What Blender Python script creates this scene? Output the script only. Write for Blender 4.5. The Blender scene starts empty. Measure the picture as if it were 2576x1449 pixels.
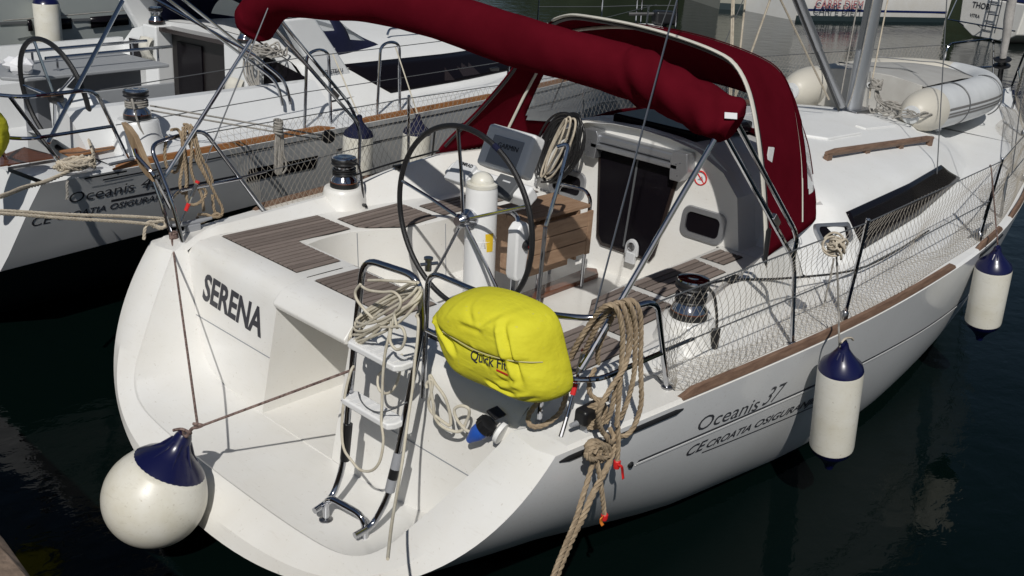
import bpy, bmesh, math, random
import numpy as np
from mathutils import Vector, Matrix
rnd = random.Random(7)
scene = bpy.context.scene
C = scene.collection
V = lambda *a: np.array(a, float)

# ---------------------------------------------------------------- camera
F, CAM, YAW, PITCH, ROLL = 2498.92, V(-2.4246, -3.9266, 3.2779), 0.725859, 0.375439, 0.074097
_fw = V(math.cos(YAW)*math.cos(PITCH), math.sin(YAW)*math.cos(PITCH), -math.sin(PITCH))
_r0 = V(math.sin(YAW), -math.cos(YAW), 0)
_u0 = np.cross(_r0, _fw)
_rt = math.cos(ROLL)*_r0 + math.sin(ROLL)*_u0
_up = -math.sin(ROLL)*_r0 + math.cos(ROLL)*_u0
cd = bpy.data.cameras.new('camera'); cam = bpy.data.objects.new('camera', cd); C.objects.link(cam)
cam.matrix_world = Matrix([[_rt[i], _up[i], -_fw[i], CAM[i]] for i in range(3)] + [[0, 0, 0, 1]])
cd.sensor_width = 36; cd.lens = F/2576*36; cd.clip_start = .05; cd.clip_end = 3000
scene.camera = cam

# ---------------------------------------------------------------- sky, sun, exposure
SUN = V(1, .78, -1.2)
SUN = SUN/np.linalg.norm(SUN)          # direction in which the light travels
w = bpy.data.worlds.new('World'); scene.world = w; w.use_nodes = True
nt = w.node_tree; bg = nt.nodes['Background']
sky = nt.nodes.new('ShaderNodeTexSky'); sky.sky_type = 'NISHITA'; sky.sun_disc = False
sky.sun_elevation = math.asin(-SUN[2]); sky.sun_rotation = math.atan2(-SUN[0], -SUN[1])
sky.air_density = 1.0; sky.dust_density = .6
nt.links.new(sky.outputs[0], bg.inputs[0]); bg.inputs[1].default_value = .045
sl = bpy.data.lights.new('sun', 'SUN'); sl.energy = 4.0; sl.angle = math.radians(.53); sl.color = (1, .972, .925)
so = bpy.data.objects.new('sun', sl); C.objects.link(so)
so.rotation_euler = Vector(SUN).to_track_quat('-Z', 'Y').to_euler(); so.location = (-20, -15, 25)
vs = scene.view_settings; vs.view_transform = 'Standard'; vs.look = 'None'; vs.exposure = -.29; vs.gamma = 1; vs.use_curve_mapping = False

# ---------------------------------------------------------------- survey helpers: sight lines of the station at CAM cut real planes of the place
def _ray(px, py): return _fw + _rt*(px-1288)/F - _up*(py-724.5)/F
def onX(px, py, x): d = _ray(px, py); return CAM + d*((x-CAM[0])/d[0])
def onY(px, py, y): d = _ray(px, py); return CAM + d*((y-CAM[1])/d[1])
def onZ(px, py, z): d = _ray(px, py); return CAM + d*((z-CAM[2])/d[2])
def onP(px, py, p0, n): d = _ray(px, py); n = V(*n); return CAM + d*(((V(*p0)-CAM) @ n)/(d @ n))

# ---------------------------------------------------------------- materials
def mat(name, col, rough=.5, metal=0., coat=0., spec=.5, var=0., vscale=3., bump=0., bscale=40., col2=None, alpha=None, trans=0., ior=1.5, stretch=None, sheen=0., speck=0., scuff=0.):
    m = bpy.data.materials.new(name); m.use_nodes = True; n = m.node_tree; b = n.nodes['Principled BSDF']
    b.inputs['Base Color'].default_value = (*col, 1); b.inputs['Roughness'].default_value = rough; b.inputs['Metallic'].default_value = metal
    b.inputs['Coat Weight'].default_value = coat; b.inputs['Specular IOR Level'].default_value = spec; b.inputs['IOR'].default_value = ior
    b.inputs['Transmission Weight'].default_value = trans
    if sheen: b.inputs['Sheen Weight'].default_value = sheen
    if alpha is not None: b.inputs['Alpha'].default_value = alpha
    if var or bump:
        tc = n.nodes.new('ShaderNodeTexCoord'); mp = n.nodes.new('ShaderNodeMapping'); n.links.new(tc.outputs['Object'], mp.inputs[0])
        if stretch: mp.inputs['Scale'].default_value = stretch
    if var:
        t = n.nodes.new('ShaderNodeTexNoise'); t.inputs['Scale'].default_value = vscale; t.inputs['Detail'].default_value = 6; t.inputs['Roughness'].default_value = .62
        r = n.nodes.new('ShaderNodeValToRGB'); r.color_ramp.elements[0].position = .32; r.color_ramp.elements[1].position = .68
        c2 = col2 or tuple(c*(1-var) for c in col)
        r.color_ramp.elements[0].color = (*c2, 1); r.color_ramp.elements[1].color = (*col, 1)
        n.links.new(mp.outputs[0], t.inputs['Vector']); n.links.new(t.outputs[0], r.inputs[0]); n.links.new(r.outputs[0], b.inputs['Base Color'])
    for amt, sc, st_, lo, hi in ((speck, 55, (1, 1, 1), .66, .74), (scuff, 9, (6, 1.2, 9), .60, .72)):
        if amt:
            mp2 = n.nodes.new('ShaderNodeMapping'); mp2.inputs['Scale'].default_value = st_; mp2.inputs['Rotation'].default_value = (.3, .4, .2); n.links.new(tc.outputs['Object'], mp2.inputs[0])
            t = n.nodes.new('ShaderNodeTexNoise'); t.inputs['Scale'].default_value = sc; t.inputs['Detail'].default_value = 5; n.links.new(mp2.outputs[0], t.inputs['Vector'])
            r2 = n.nodes.new('ShaderNodeMapRange'); r2.inputs[1].default_value = lo; r2.inputs[2].default_value = hi; r2.inputs[3].default_value = 0; r2.inputs[4].default_value = amt; n.links.new(t.outputs[0], r2.inputs[0])
            mx = n.nodes.new('ShaderNodeMix'); mx.data_type = 'RGBA'; src = b.inputs['Base Color'].links[0].from_socket
            n.links.new(r2.outputs[0], mx.inputs[0]); n.links.new(src, mx.inputs[6]); mx.inputs[7].default_value = (.38, .33, .25, 1); n.links.new(mx.outputs[2], b.inputs['Base Color'])
    if bump:
        t = n.nodes.new('ShaderNodeTexNoise'); t.inputs['Scale'].default_value = bscale; t.inputs['Detail'].default_value = 4
        bp = n.nodes.new('ShaderNodeBump'); bp.inputs['Strength'].default_value = min(1, bump); bp.inputs['Distance'].default_value = .01*max(1, bump)
        n.links.new(mp.outputs[0], t.inputs['Vector']); n.links.new(t.outputs[0], bp.inputs['Height']); n.links.new(bp.outputs[0], b.inputs['Normal'])
    return m
M = {}
M['gel'] = mat('white_gelcoat', (.78, .775, .75), .34, coat=.25, var=1, vscale=1.6, col2=(.73, .71, .66), speck=.35, scuff=.10)
M['gel_deck'] = mat('deck_gelcoat', (.79, .795, .785), .5, var=1, vscale=2.3, col2=(.74, .74, .72), bump=.12, bscale=220, speck=.3, scuff=.08)
M['gel_cool'] = mat('cool_white_gelcoat', (.74, .75, .75), .3, coat=.3, var=1, vscale=1.2, col2=(.68, .69, .69))
M['sole'] = mat('cockpit_sole', (.74, .71, .62), .6, var=1, vscale=4, col2=(.66, .62, .53), bump=.2, bscale=260, speck=.4, scuff=.2)
M['teak'] = mat('weathered_teak', (.250, .206, .182), .8, spec=.2, var=1, vscale=4, col2=(.20, .163, .142), bump=.35, bscale=30, stretch=(1, 12, 12))
M['teak2'] = mat('weathered_teak_dark', (.205, .168, .148), .8, spec=.2, var=1, vscale=3, col2=(.15, .121, .105), bump=.35, bscale=30, stretch=(1, 12, 12))
M['caulk'] = mat('black_caulk', (.008, .008, .008), .6)
M['rail_teak'] = mat('toe_rail_teak', (.24, .15, .10), .6, var=1, vscale=6, col2=(.13, .075, .05), bump=.3, bscale=40, stretch=(1, 8, 8))
M['orange_teak'] = mat('oiled_teak', (.36, .16, .055), .5, var=1, vscale=9, col2=(.24, .095, .03), bump=.2, bscale=40, stretch=(1, 8, 8))
M['table'] = mat('table_wood', (.36, .235, .15), .6, var=1, vscale=5, col2=(.25, .15, .09), bump=.2, bscale=40, stretch=(1, 8, 8))
M['varnish'] = mat('varnished_mahogany', (.16, .05, .018), .3, coat=.4, var=1, vscale=5, col2=(.08, .025, .01), stretch=(1, 8, 8))
M['old_wood'] = mat('split_plank', (.33, .24, .15), .8, var=1, vscale=9, col2=(.17, .11, .06), bump=.6, bscale=30, stretch=(1, 1, .15))
M['steel'] = mat('polished_steel', (.50, .51, .54), .09, metal=1)
M['steel_dull'] = mat('dull_steel', (.33, .33, .34), .3, metal=1)
M['alu'] = mat('brushed_aluminium', (.42, .43, .45), .42, metal=.85)
M['mast'] = mat('anodised_mast', (.46, .48, .51), .36, metal=.7)
M['wine'] = mat('wine_canvas', (.098, .0052, .0115), .95, spec=.0, var=1, vscale=4, col2=(.078, .0042, .009), bump=.25, bscale=500)
M['navy'] = mat('navy_canvas', (.009, .011, .035), .8, spec=.2, bump=.2, bscale=400)
M['yellow'] = mat('yellow_canvas', (.70, .67, .04), .75, spec=.2, var=1, vscale=3, col2=(.60, .55, .028), bump=.8, bscale=13, stretch=(1, .55, 1.6), speck=.3)
M['yellow_edge'] = mat('faded_yellow_piping', (.50, .46, .20), .7)
M['blue'] = mat('navy_vinyl', (.005, .006, .045), .28, coat=.25)
M['fender'] = mat('white_vinyl', (.76, .745, .68), .38, coat=.15, var=1, vscale=5, col2=(.66, .63, .53), speck=.5, scuff=.22)
M['rope'] = mat('hemp_rope', (.40, .315, .215), .9, spec=.1, var=1, vscale=30, col2=(.26, .195, .13))
M['rope_lt'] = mat('cream_rope', (.58, .52, .42), .9, spec=.1, var=1, vscale=30, col2=(.42, .36, .28))
M['rope_wh'] = mat('white_rope', (.62, .58, .48), .8, spec=.2, var=1, vscale=25, col2=(.5, .45, .35))
M['rope_gr'] = mat('grey_rope', (.36, .34, .31), .9, spec=.1, var=1, vscale=30, col2=(.22, .21, .19))
M['rope_rd'] = mat('flecked_line', (.30, .22, .19), .9, spec=.1, var=1, vscale=70, col2=(.05, .03, .03))
M['net'] = mat('net_cord', (.40, .365, .31), .9, spec=.1)
M['black'] = mat('black_plastic', (.012, .012, .013), .38)
M['leather'] = mat('black_leather', (.010, .010, .011), .42, bump=.3, bscale=300)
M['grey'] = mat('grey_plastic', (.30, .31, .33), .45)
M['ltgrey'] = mat('light_grey_plastic', (.58, .59, .6), .45)
M['dkgrey'] = mat('dark_grey_plastic', (.09, .095, .1), .45)
M['white'] = mat('white_plastic', (.78, .78, .77), .35)
M['smoke'] = mat('smoked_acrylic', (.006, .005, .007), .16, spec=.10)
M['smoke_br'] = mat('bronze_acrylic', (.024, .017, .016), .12)
M['clear'] = mat('clear_vinyl', (.62, .66, .68), .15, alpha=.38)
M['pvc'] = mat('grey_pvc', (.47, .46, .43), .5, var=1, vscale=5, col2=(.40, .385, .355))
M['pvc_lt'] = mat('pale_pvc', (.62, .635, .64), .5, var=1, vscale=5, col2=(.55, .565, .57))
M['pvc_cone'] = mat('cream_pvc', (.55, .52, .45), .45)
M['stripe'] = mat('stripe_grey', (.17, .165, .16), .6)
M['ink'] = mat('dark_lettering', (.035, .036, .045), .5)
M['ink2'] = mat('grey_lettering', (.05, .052, .06), .5)
M['red'] = mat('red_tape', (.62, .02, .02), .5)
M['rust'] = mat('rust_stain', (.52, .42, .24), .6)
M['seam'] = mat('wine_seam', (.05, .003, .006), .9, spec=.0)
M['faded_red'] = mat('faded_red_paint', (.42, .16, .16), .5)
M['shore'] = mat('dark_backdrop', (.045, .055, .034), .9, spec=.0, var=1, vscale=.35, col2=(.018, .024, .015))  # for the unseen backdrop added to darken the water's reflections
M['orange'] = mat('orange_tape', (.75, .22, .03), .5)
M['sign_y'] = mat('yellow_sticker', (.78, .52, .02), .5)
M['plugblue'] = mat('blue_plug', (.02, .09, .42), .4)
M['paper'] = mat('white_paper', (.78, .78, .8), .8)
M['grey_seat'] = mat('grey_upholstery', (.20, .205, .22), .7)
M['table_gr'] = mat('grey_table', (.30, .31, .32), .5)
M['canvas_wh'] = mat('cream_canvas', (.62, .6, .53), .85, var=1, vscale=4, col2=(.52, .5, .44))
M['sail'] = mat('furled_sail', (.50, .475, .45), .85, var=1, vscale=8, col2=(.38, .36, .34), bump=.5, bscale=20)
M['cabin_dark'] = mat('dark_interior', (.010, .008, .008), .5)
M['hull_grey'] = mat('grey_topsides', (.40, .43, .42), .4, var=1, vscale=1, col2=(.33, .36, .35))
M['hull_beige'] = mat('beige_topsides', (.40, .40, .35), .4, var=1, vscale=1, col2=(.34, .34, .29))
M['antifoul_shade'] = mat('antifoul_with_shade', (.022, .036, .04), .5)
M['navy_paint'] = mat('navy_paint', (.008, .016, .085), .3)

def stone_mat():
    m = mat('quay_stone', (.26, .19, .14), .9, var=1, vscale=9, col2=(.12, .085, .06), bump=1, bscale=28)
    return m
M['stone'] = stone_mat()
def hull_mat():                      # white topsides, dark antifouling below a painted waterline, faint wear scratches
    m = mat('topsides', (.76, .765, .765), .25, coat=.35, var=1, vscale=1.1, col2=(.70, .705, .705), speck=.25, scuff=.16)
    n = m.node_tree; b = n.nodes['Principled BSDF']
    old = b.inputs['Base Color'].links[0].from_socket
    g = n.nodes.new('ShaderNodeNewGeometry'); s = n.nodes.new('ShaderNodeSeparateXYZ'); n.links.new(g.outputs['Position'], s.inputs[0])
    lt = n.nodes.new('ShaderNodeMath'); lt.operation = 'LESS_THAN'; lt.inputs[1].default_value = .075; n.links.new(s.outputs['Z'], lt.inputs[0])
    mx = n.nodes.new('ShaderNodeMix'); mx.data_type = 'RGBA'
    n.links.new(lt.outputs[0], mx.inputs[0]); n.links.new(old, mx.inputs[6]); mx.inputs[7].default_value = (.012, .013, .016, 1)
    n.links.new(mx.outputs[2], b.inputs['Base Color'])
    return m
M['hull'] = hull_mat()
def water_mat():
    m = bpy.data.materials.new('harbour_water'); m.use_nodes = True; n = m.node_tree; b = n.nodes['Principled BSDF']
    b.inputs['Base Color'].default_value = (.0012, .0042, .0036, 1); b.inputs['Roughness'].default_value = .045; b.inputs['IOR'].default_value = 1.33; b.inputs['Specular IOR Level'].default_value = .22
    tc = n.nodes.new('ShaderNodeTexCoord'); acc = None
    for sc, st, det, wt in ((1.5, (1, 1.3, 1), 2, .55), (6.5, (1, 1.5, 1), 3, .16), (22, (1, 1.2, 1), 2, .02)):
        mp = n.nodes.new('ShaderNodeMapping'); mp.inputs['Scale'].default_value = st; mp.inputs['Rotation'].default_value = (0, 0, .6)
        t = n.nodes.new('ShaderNodeTexNoise'); t.inputs['Scale'].default_value = sc; t.inputs['Detail'].default_value = det; t.inputs['Distortion'].default_value = .4
        n.links.new(tc.outputs['Object'], mp.inputs[0]); n.links.new(mp.outputs[0], t.inputs['Vector'])
        k = n.nodes.new('ShaderNodeMath'); k.operation = 'MULTIPLY'; k.inputs[1].default_value = wt; n.links.new(t.outputs[0], k.inputs[0])
        if acc is None: acc = k.outputs[0]
        else:
            a = n.nodes.new('ShaderNodeMath'); n.links.new(acc, a.inputs[0]); n.links.new(k.outputs[0], a.inputs[1]); acc = a.outputs[0]
    bp = n.nodes.new('ShaderNodeBump'); bp.inputs['Strength'].default_value = 1; bp.inputs['Distance'].default_value = .022
    n.links.new(acc, bp.inputs['Height']); n.links.new(bp.outputs[0], b.inputs['Normal'])
    return m
M['water'] = water_mat()

# ---------------------------------------------------------------- geometry helpers
ORG = {}
def spline(pts, n=8, closed=False):
    P = [V(*p) for p in pts]; N = len(P); out = []
    if N < 3 and not closed: return [P[0]+(P[-1]-P[0])*t for t in np.linspace(0, 1, n+1)]
    segs = N if closed else N-1
    for i in range(segs):
        if closed: a, b, c, d = P[i-1], P[i], P[(i+1) % N], P[(i+2) % N]
        else: a, b, c, d = P[max(i-1, 0)], P[i], P[i+1], P[min(i+2, N-1)]
        for k in range(n):
            t = k/n
            out.append(.5*((2*b)+(c-a)*t+(2*a-5*b+4*c-d)*t*t+(3*b-a-3*c+d)*t**3))
    if not closed: out.append(P[-1])
    return out
def fillet(pts, r=.06, n=5):
    P = [V(*p) for p in pts]; out = [P[0]]
    for i in range(1, len(P)-1):
        a, b, c = P[i-1], P[i], P[i+1]
        l1, l2 = np.linalg.norm(a-b), np.linalg.norm(c-b); q = min(r, l1*.48, l2*.48)
        s, e = b+(a-b)/l1*q, b+(c-b)/l2*q
        for k in range(n+1):
            t = k/n; out.append((1-t)**2*s+2*t*(1-t)*b+t*t*e)
    out.append(P[-1]); return out
def frames(P, closed=False):
    P = [V(*p) for p in P]; N = len(P); T = []
    for i in range(N):
        a = P[i-1] if (i > 0 or closed) else P[i]; b = P[(i+1) % N] if (i < N-1 or closed) else P[i]
        t = b-a; l = np.linalg.norm(t); T.append(t/l if l > 1e-12 else V(0, 0, 1))
    u = np.cross(T[0], V(0, 0, 1))
    if np.linalg.norm(u) < 1e-3: u = np.cross(T[0], V(1, 0, 0))
    u /= np.linalg.norm(u); U = []; W = []
    for i in range(N):
        u = u-T[i]*(u @ T[i]); u /= (np.linalg.norm(u)+1e-12); U.append(u); W.append(np.cross(T[i], u))
    return P, T, U, W
class MB:
    def __init__(s): s.v = []; s.f = []
    def add(s, vs, fs):
        o = len(s.v); s.v += [tuple(map(float, p)) for p in vs]; s.f += [tuple(o+i for i in f) for f in fs]; return s
    def box(s, x0, x1, y0, y1, z0, z1):
        return s.add([(x0, y0, z0), (x1, y0, z0), (x1, y1, z0), (x0, y1, z0), (x0, y0, z1), (x1, y0, z1), (x1, y1, z1), (x0, y1, z1)],
                     [(3, 2, 1, 0), (4, 5, 6, 7), (0, 1, 5, 4), (1, 2, 6, 5), (2, 3, 7, 6), (3, 0, 4, 7)])
    def obox(s, c, a, b, d):          # half-axis vectors
        c, a, b, d = V(*c), V(*a), V(*b), V(*d)
        if np.cross(a, b) @ d < 0: d = -d
        q = [c+i*a+j*b+k*d for k in (-1, 1) for j, i in ((-1, -1), (-1, 1), (1, 1), (1, -1))]
        return s.add(q, [(3, 2, 1, 0), (4, 5, 6, 7), (0, 1, 5, 4), (1, 2, 6, 5), (2, 3, 7, 6), (3, 0, 4, 7)])
    def tube(s, pts, r, n=8, closed=False, sq=None):
        P, T, U, W = frames(pts, closed); N = len(P); vs = []; fs = []
        for i in range(N):
            ri = r[i] if hasattr(r, '__len__') else r
            for k in range(n):
                a = 2*math.pi*k/n; vs.append(P[i]+ri*(math.cos(a)*U[i]+(sq or 1)*math.sin(a)*W[i]))
        for i in range(N if closed else N-1):
            j = (i+1) % N
            for k in range(n): fs.append((i*n+k, i*n+(k+1) % n, j*n+(k+1) % n, j*n+k))
        if not closed: fs += [tuple(reversed(range(n))), tuple((N-1)*n+k for k in range(n))]
        return s.add(vs, fs)
    def lathe(s, prof, o=(0, 0, 0), ax=(0, 0, 1), n=20, caps=True):
        o, ax = V(*o), V(*ax); ax = ax/np.linalg.norm(ax); u = np.cross(ax, V(0, 1, 0))
        if np.linalg.norm(u) < 1e-3: u = np.cross(ax, V(1, 0, 0))
        u /= np.linalg.norm(u); w_ = np.cross(ax, u); vs = []; fs = []
        for r, h in prof:
            for k in range(n): a = 2*math.pi*k/n; vs.append(o+ax*h+r*(math.cos(a)*u+math.sin(a)*w_))
        for i in range(len(prof)-1):
            for k in range(n): fs.append((i*n+k, i*n+(k+1) % n, (i+1)*n+(k+1) % n, (i+1)*n+k))
        if caps: fs += [tuple(reversed(range(n))), tuple((len(prof)-1)*n+k for k in range(n))]
        return s.add(vs, fs)
    def prism(s, poly, d):
        P = [V(*p) for p in poly]; d = V(*d); n = len(P)
        nn = sum((np.cross(P[i]-P[0], P[(i+1) % n]-P[0]) for i in range(1, n-1)), V(0, 0, 0))
        if nn @ d < 0: P = P[::-1]
        return s.add(P+[p+d for p in P], [tuple(reversed(range(n))), tuple(range(n, 2*n))]+[(i, (i+1) % n, n+(i+1) % n, n+i) for i in range(n)])
    def grid(s, rows, flip=False, wrap=False):
        n = len(rows[0]); vs = [p for r in rows for p in r]; fs = []
        for i in range(len(rows)-1):
            for k in range(n if wrap else n-1):
                q = (i*n+k, i*n+(k+1) % n, (i+1)*n+(k+1) % n, (i+1)*n+k); fs.append(q[::-1] if flip else q)
        return s.add(vs, fs)
    def sphere(s, c, r, nu=14, nv=8):
        pr = [(max(1e-4, r*math.sin(math.pi*i/nv)), -r*math.cos(math.pi*i/nv)) for i in range(nv+1)]
        return s.lathe(pr, c, (0, 0, 1), nu, caps=False)
    def build(s, name, m, parent=None, sharp=35, bevel=0, seg=2, label=None, kind=None, loc=None, solid=0, offset=0, sub=0):
        me = bpy.data.meshes.new(name)
        A = np.array(s.v) if s.v else np.zeros((0, 3))
        if parent is not None: off = ORG[parent.name]
        else:
            off = V(*loc) if loc is not None else V(A[:, 0].mean(), A[:, 1].mean(), A[:, 2].min())
        A = A-off
        me.from_pydata([tuple(p) for p in A], [], s.f); me.materials.append(M[m] if isinstance(m, str) else m)
        me.polygons.foreach_set('use_smooth', [True]*len(me.polygons))
        me.set_sharp_from_angle(angle=math.radians(sharp)); me.update()
        o = bpy.data.objects.new(name, me); C.objects.link(o)
        if parent is not None: o.parent = parent; ORG[o.name] = off
        else: o.location = off; ORG[o.name] = off
        if solid:
            md = o.modifiers.new('solid', 'SOLIDIFY'); md.thickness = solid; md.offset = offset
        if bevel:
            md = o.modifiers.new('bevel', 'BEVEL'); md.width = bevel; md.segments = seg; md.limit_method = 'ANGLE'; md.angle_limit = math.radians(40)
            me.set_sharp_from_angle(angle=math.radians(180)); md.harden_normals = True
        if sub:
            md = o.modifiers.new('sub', 'SUBSURF'); md.levels = sub; md.render_levels = sub
        if label: o['label'] = label
        if kind: o['kind'] = kind
        return o
def thing(name, label, cat, loc=(0, 0, 0), group=None):
    o = bpy.data.objects.new(name, None); C.objects.link(o); o.location = loc; o.empty_display_size = .1
    o['label'] = label; o['category'] = cat
    if group: o['group'] = group
    ORG[o.name] = V(*loc); return o
def tag(o, label, cat, group=None):
    o['label'] = label; o['category'] = cat
    if group: o['group'] = group
    return o
def part(name, parent):               # an empty part that holds sub-parts
    o = bpy.data.objects.new(name, None); C.objects.link(o); o.parent = parent; ORG[o.name] = ORG[parent.name]; o.empty_display_size = .05; return o
def share(o, parent, delta, rot=None):    # a copy that shares mesh data
    c = o.copy(); C.objects.link(c); c.parent = parent; c.location = Vector(o.location)+Vector(delta); ORG[c.name] = ORG[o.name]+V(*delta); return c
def rope(mb, pts, r, strands=True, pitch=None, n=6):    # laid three-strand rope, or a plain braid
    if not strands: return mb.tube(pts, r, n)
    P = [V(*p) for p in pts]; d = np.r_[0, np.cumsum([np.linalg.norm(P[i+1]-P[i]) for i in range(len(P)-1)])]
    L = d[-1]; step = r*.9; k = max(4, int(L/step)); t = np.linspace(0, L, k); A = np.array(P)
    Q = np.stack([np.interp(t, d, A[:, i]) for i in range(3)], 1)
    P, T, U, W = frames(Q); pitch = pitch or r*7
    for s_ in range(3):
        pp = []
        for i in range(k):
            a = 2*math.pi*(t[i]/pitch+s_/3); pp.append(P[i]+r*.5*(math.cos(a)*U[i]+math.sin(a)*W[i]))
        mb.tube(pp, r*.56, 5)
    return mb
def text_mesh(body, size, origin, ax, ay, m, parent, name='lettering', bold=0., shear=0., align='LEFT', ext=.0008, sx=1., space=1., label=None, warp=None):
    cu = bpy.data.curves.new(name, 'FONT'); cu.body = body; cu.size = size; cu.offset = bold; cu.shear = shear; cu.align_x = align; cu.extrude = ext; cu.space_character = space
    cu.resolution_u = 3
    ob = bpy.data.objects.new('tmp', cu); C.objects.link(ob); dg = bpy.context.evaluated_depsgraph_get()
    me = bpy.data.meshes.new_from_object(ob.evaluated_get(dg)); bpy.data.objects.remove(ob); bpy.data.curves.remove(cu)
    ax, ay = V(*ax), V(*ay); ax = ax/np.linalg.norm(ax); ay = ay-ax*(ax @ ay); ay /= np.linalg.norm(ay); az = np.cross(ax, ay); o = V(*origin)
    wds = body.split(' ')
    if len(wds) == 2:                  # one object per word
        bpy.data.meshes.remove(me); W = []
        for b_ in (body, wds[1]):
            c2 = bpy.data.curves.new('tmp', 'FONT'); c2.body = b_; c2.size = size; c2.shear = shear; c2.space_character = space; o2 = bpy.data.objects.new('tmp', c2); C.objects.link(o2); bpy.context.view_layer.update(); W.append(o2.dimensions.x); bpy.data.objects.remove(o2)
        text_mesh(wds[0], size, o, ax, ay, m, parent, name, bold, shear, 'LEFT', ext, sx, space, label, warp)
        return text_mesh(wds[1], size, o+ax*(W[0]-W[1])*sx, ax, ay, m, parent, name, bold, shear, 'LEFT', ext, sx, space, label, warp)
    mb = MB(); vs = []
    for v in me.vertices:
        p = o+ax*v.co.x*sx+ay*v.co.y+az*(v.co.z+ext)
        vs.append(warp(p, v.co.z+ext) if warp else p)
    mb.add(vs, [tuple(p.vertices) for p in me.polygons]); bpy.data.meshes.remove(me)
    return mb.build(name, m, parent, sharp=20, label=label)
def nspline(xs, yk):
    xs = np.array(xs, float); yk = np.array(yk, float); n = len(xs); h = np.diff(xs); A = np.eye(n); b = np.zeros(n)
    for i in range(1, n-1):
        A[i, i-1], A[i, i], A[i, i+1] = h[i-1], 2*(h[i-1]+h[i]), h[i]; b[i] = 3*((yk[i+1]-yk[i])/h[i]-(yk[i]-yk[i-1])/h[i-1])
    c = np.linalg.solve(A, b)
    def f(x):
        x = min(max(x, xs[0]), xs[-1]); i = min(int(np.searchsorted(xs, x, 'right'))-1, n-2); i = max(i, 0); d = x-xs[i]
        bb = (yk[i+1]-yk[i])/h[i]-h[i]*(2*c[i]+c[i+1])/3; dd = (c[i+1]-c[i])/(3*h[i])
        return yk[i]+bb*d+c[i]*d*d+dd*d**3
    return f
def lerp(xs, yk): return lambda x: float(np.interp(x, xs, yk))

# ================================================================ SETTING: water and quay
mb = MB(); mb.grid([[(-900, -900, 0), (-900, 900, 0)], [(900, -900, 0), (900, 900, 0)]], flip=True)
water = mb.build('water', 'water', kind='structure', loc=(0, 0, 0))
# stone quay whose corner shows at the lower left; its top lies 1.35 m above the water
qa, qb = onZ(0, 1338, 1.35), onZ(112, 1462, 1.35)
ed = (qb-qa)/np.linalg.norm(qb-qa); nrm_ = V(ed[1], -ed[0], 0)
if nrm_ @ (CAM-qa) < 0: nrm_ = -nrm_
mb = MB()
rows = []
for t in np.linspace(-6, 6, 49):
    j = lambda a: rnd.uniform(-a, a)
    p = qa+ed*t
    rows.append([p+nrm_*4+V(0, 0, 0), p+nrm_*.5+V(0, 0, j(.006)), p+nrm_*.12+V(0, 0, j(.008)), p+nrm_*(.035+j(.008))+V(0, 0, -.004), p+nrm_*j(.01)+V(0, 0, -.03+j(.008)), p+nrm_*j(.012)+V(0, 0, -.2), p+V(0, 0, -1.0), p+V(0, 0, -1.6)])
mb.grid(rows)
quay = mb.build('stone_quay', 'stone', kind='structure')

# unseen dark backdrop, added so the far water reflects less bright sky
mb = MB(); rows = []; r3 = random.Random(11)
for i in range(90):
    a = math.radians(-60+2.2*i); R_ = 105+9*math.sin(i*.5)+4*math.sin(i*1.7); h = 15+5*math.sin(i*.33+1)+3.5*math.sin(i*.9)+r3.uniform(-1.6, 1.6); c, q = math.cos(a), math.sin(a)
    rows.append([V(R_*c, R_*q, -1), V(R_*c, R_*q, 1.6), V((R_+4)*c, (R_+4)*q, h*.55+r3.uniform(-.8, .8)), V((R_+11)*c, (R_+11)*q, h), V((R_+60)*c, (R_+60)*q, h*1.15), V((R_+90)*c, (R_+90)*q, -1)])
mb.grid(rows, flip=True); mb.build('reflection_backdrop', 'shore', kind='structure', sharp=180)

# ================================================================ MAIN YACHT
yacht = thing('sailing_yacht', 'white sailing yacht with wine red bimini and sprayhood moored stern to the quay', 'sailing yacht')
f_ys = nspline([.45, 1.3, 2.75, 3.9, 4.9, 6, 7, 8, 9, 10, 10.8, 11.2], [1.69, 1.80, 1.94, 1.965, 1.93, 1.79, 1.575, 1.275, .91, .49, .16, .02])
f_zs = nspline([.45, 1.3, 2.75, 4.9, 6, 7, 8, 9, 10, 11.2], [1.10, 1.125, 1.15, 1.19, 1.22, 1.25, 1.285, 1.325, 1.37, 1.43])
f_zk = lerp([.45, 1.2, 2, 3, 4, 6, 8, 10, 11.2], [-.2, .02, .30, .47, .55, .5, .38, .2, 0])
f_k = lerp([.45, 1.2, 2, 3, 4, 6, 8, 10, 11.2], [2.35, 2.65, 3.1, 3.3, 3.5, 3.3, 2.6, 2.1, 2.0])
f_a = lerp([.45, 1.2, 2, 3, 4, 6, 8, 10, 11.2], [.06, .12, .16, .16, .157, .2, .38, .6, .7])
def hull_yz(x, th):
    k, s, c = f_k(x), max(math.sin(th), 0), max(math.cos(th), 0)
    ys, zs, zk = f_ys(x), f_zs(x), f_zk(x); u = s**(2/2.2)
    return ys*(1-f_a(x)*u)*max(0, 1-u**k)**(1/k), zs-(zs+zk)*u
def hull_pt(x, th, side=-1):
    y, z = hull_yz(x, th); fade = max(0, 1-(x-.45)/2.2)**1.6
    bow = max(0, (x-9.2)/2.0)**2*.55*(f_zs(x)-z)
    return V(x-.8*(f_zs(x)-z)*fade-bow*.3, side*y, z)
def hull_at(x, drop, side=-1, out=0.):    # point on the topsides a given height below the sheer
    lo, hi = 0, math.pi/2
    for _ in range(30):
        m_ = (lo+hi)/2
        if f_zs(x)-hull_yz(x, m_)[1] > drop: hi = m_
        else: lo = m_
    p = hull_pt(x, lo, side)
    if out:
        q = hull_pt(x, lo+.02, side); a = hull_pt(x+.05, lo, side); n_ = np.cross(q-p, a-p); n_ /= np.linalg.norm(n_)
        if n_[1]*side < 0: n_ = -n_
        p = p+n_*out
    return p
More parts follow.
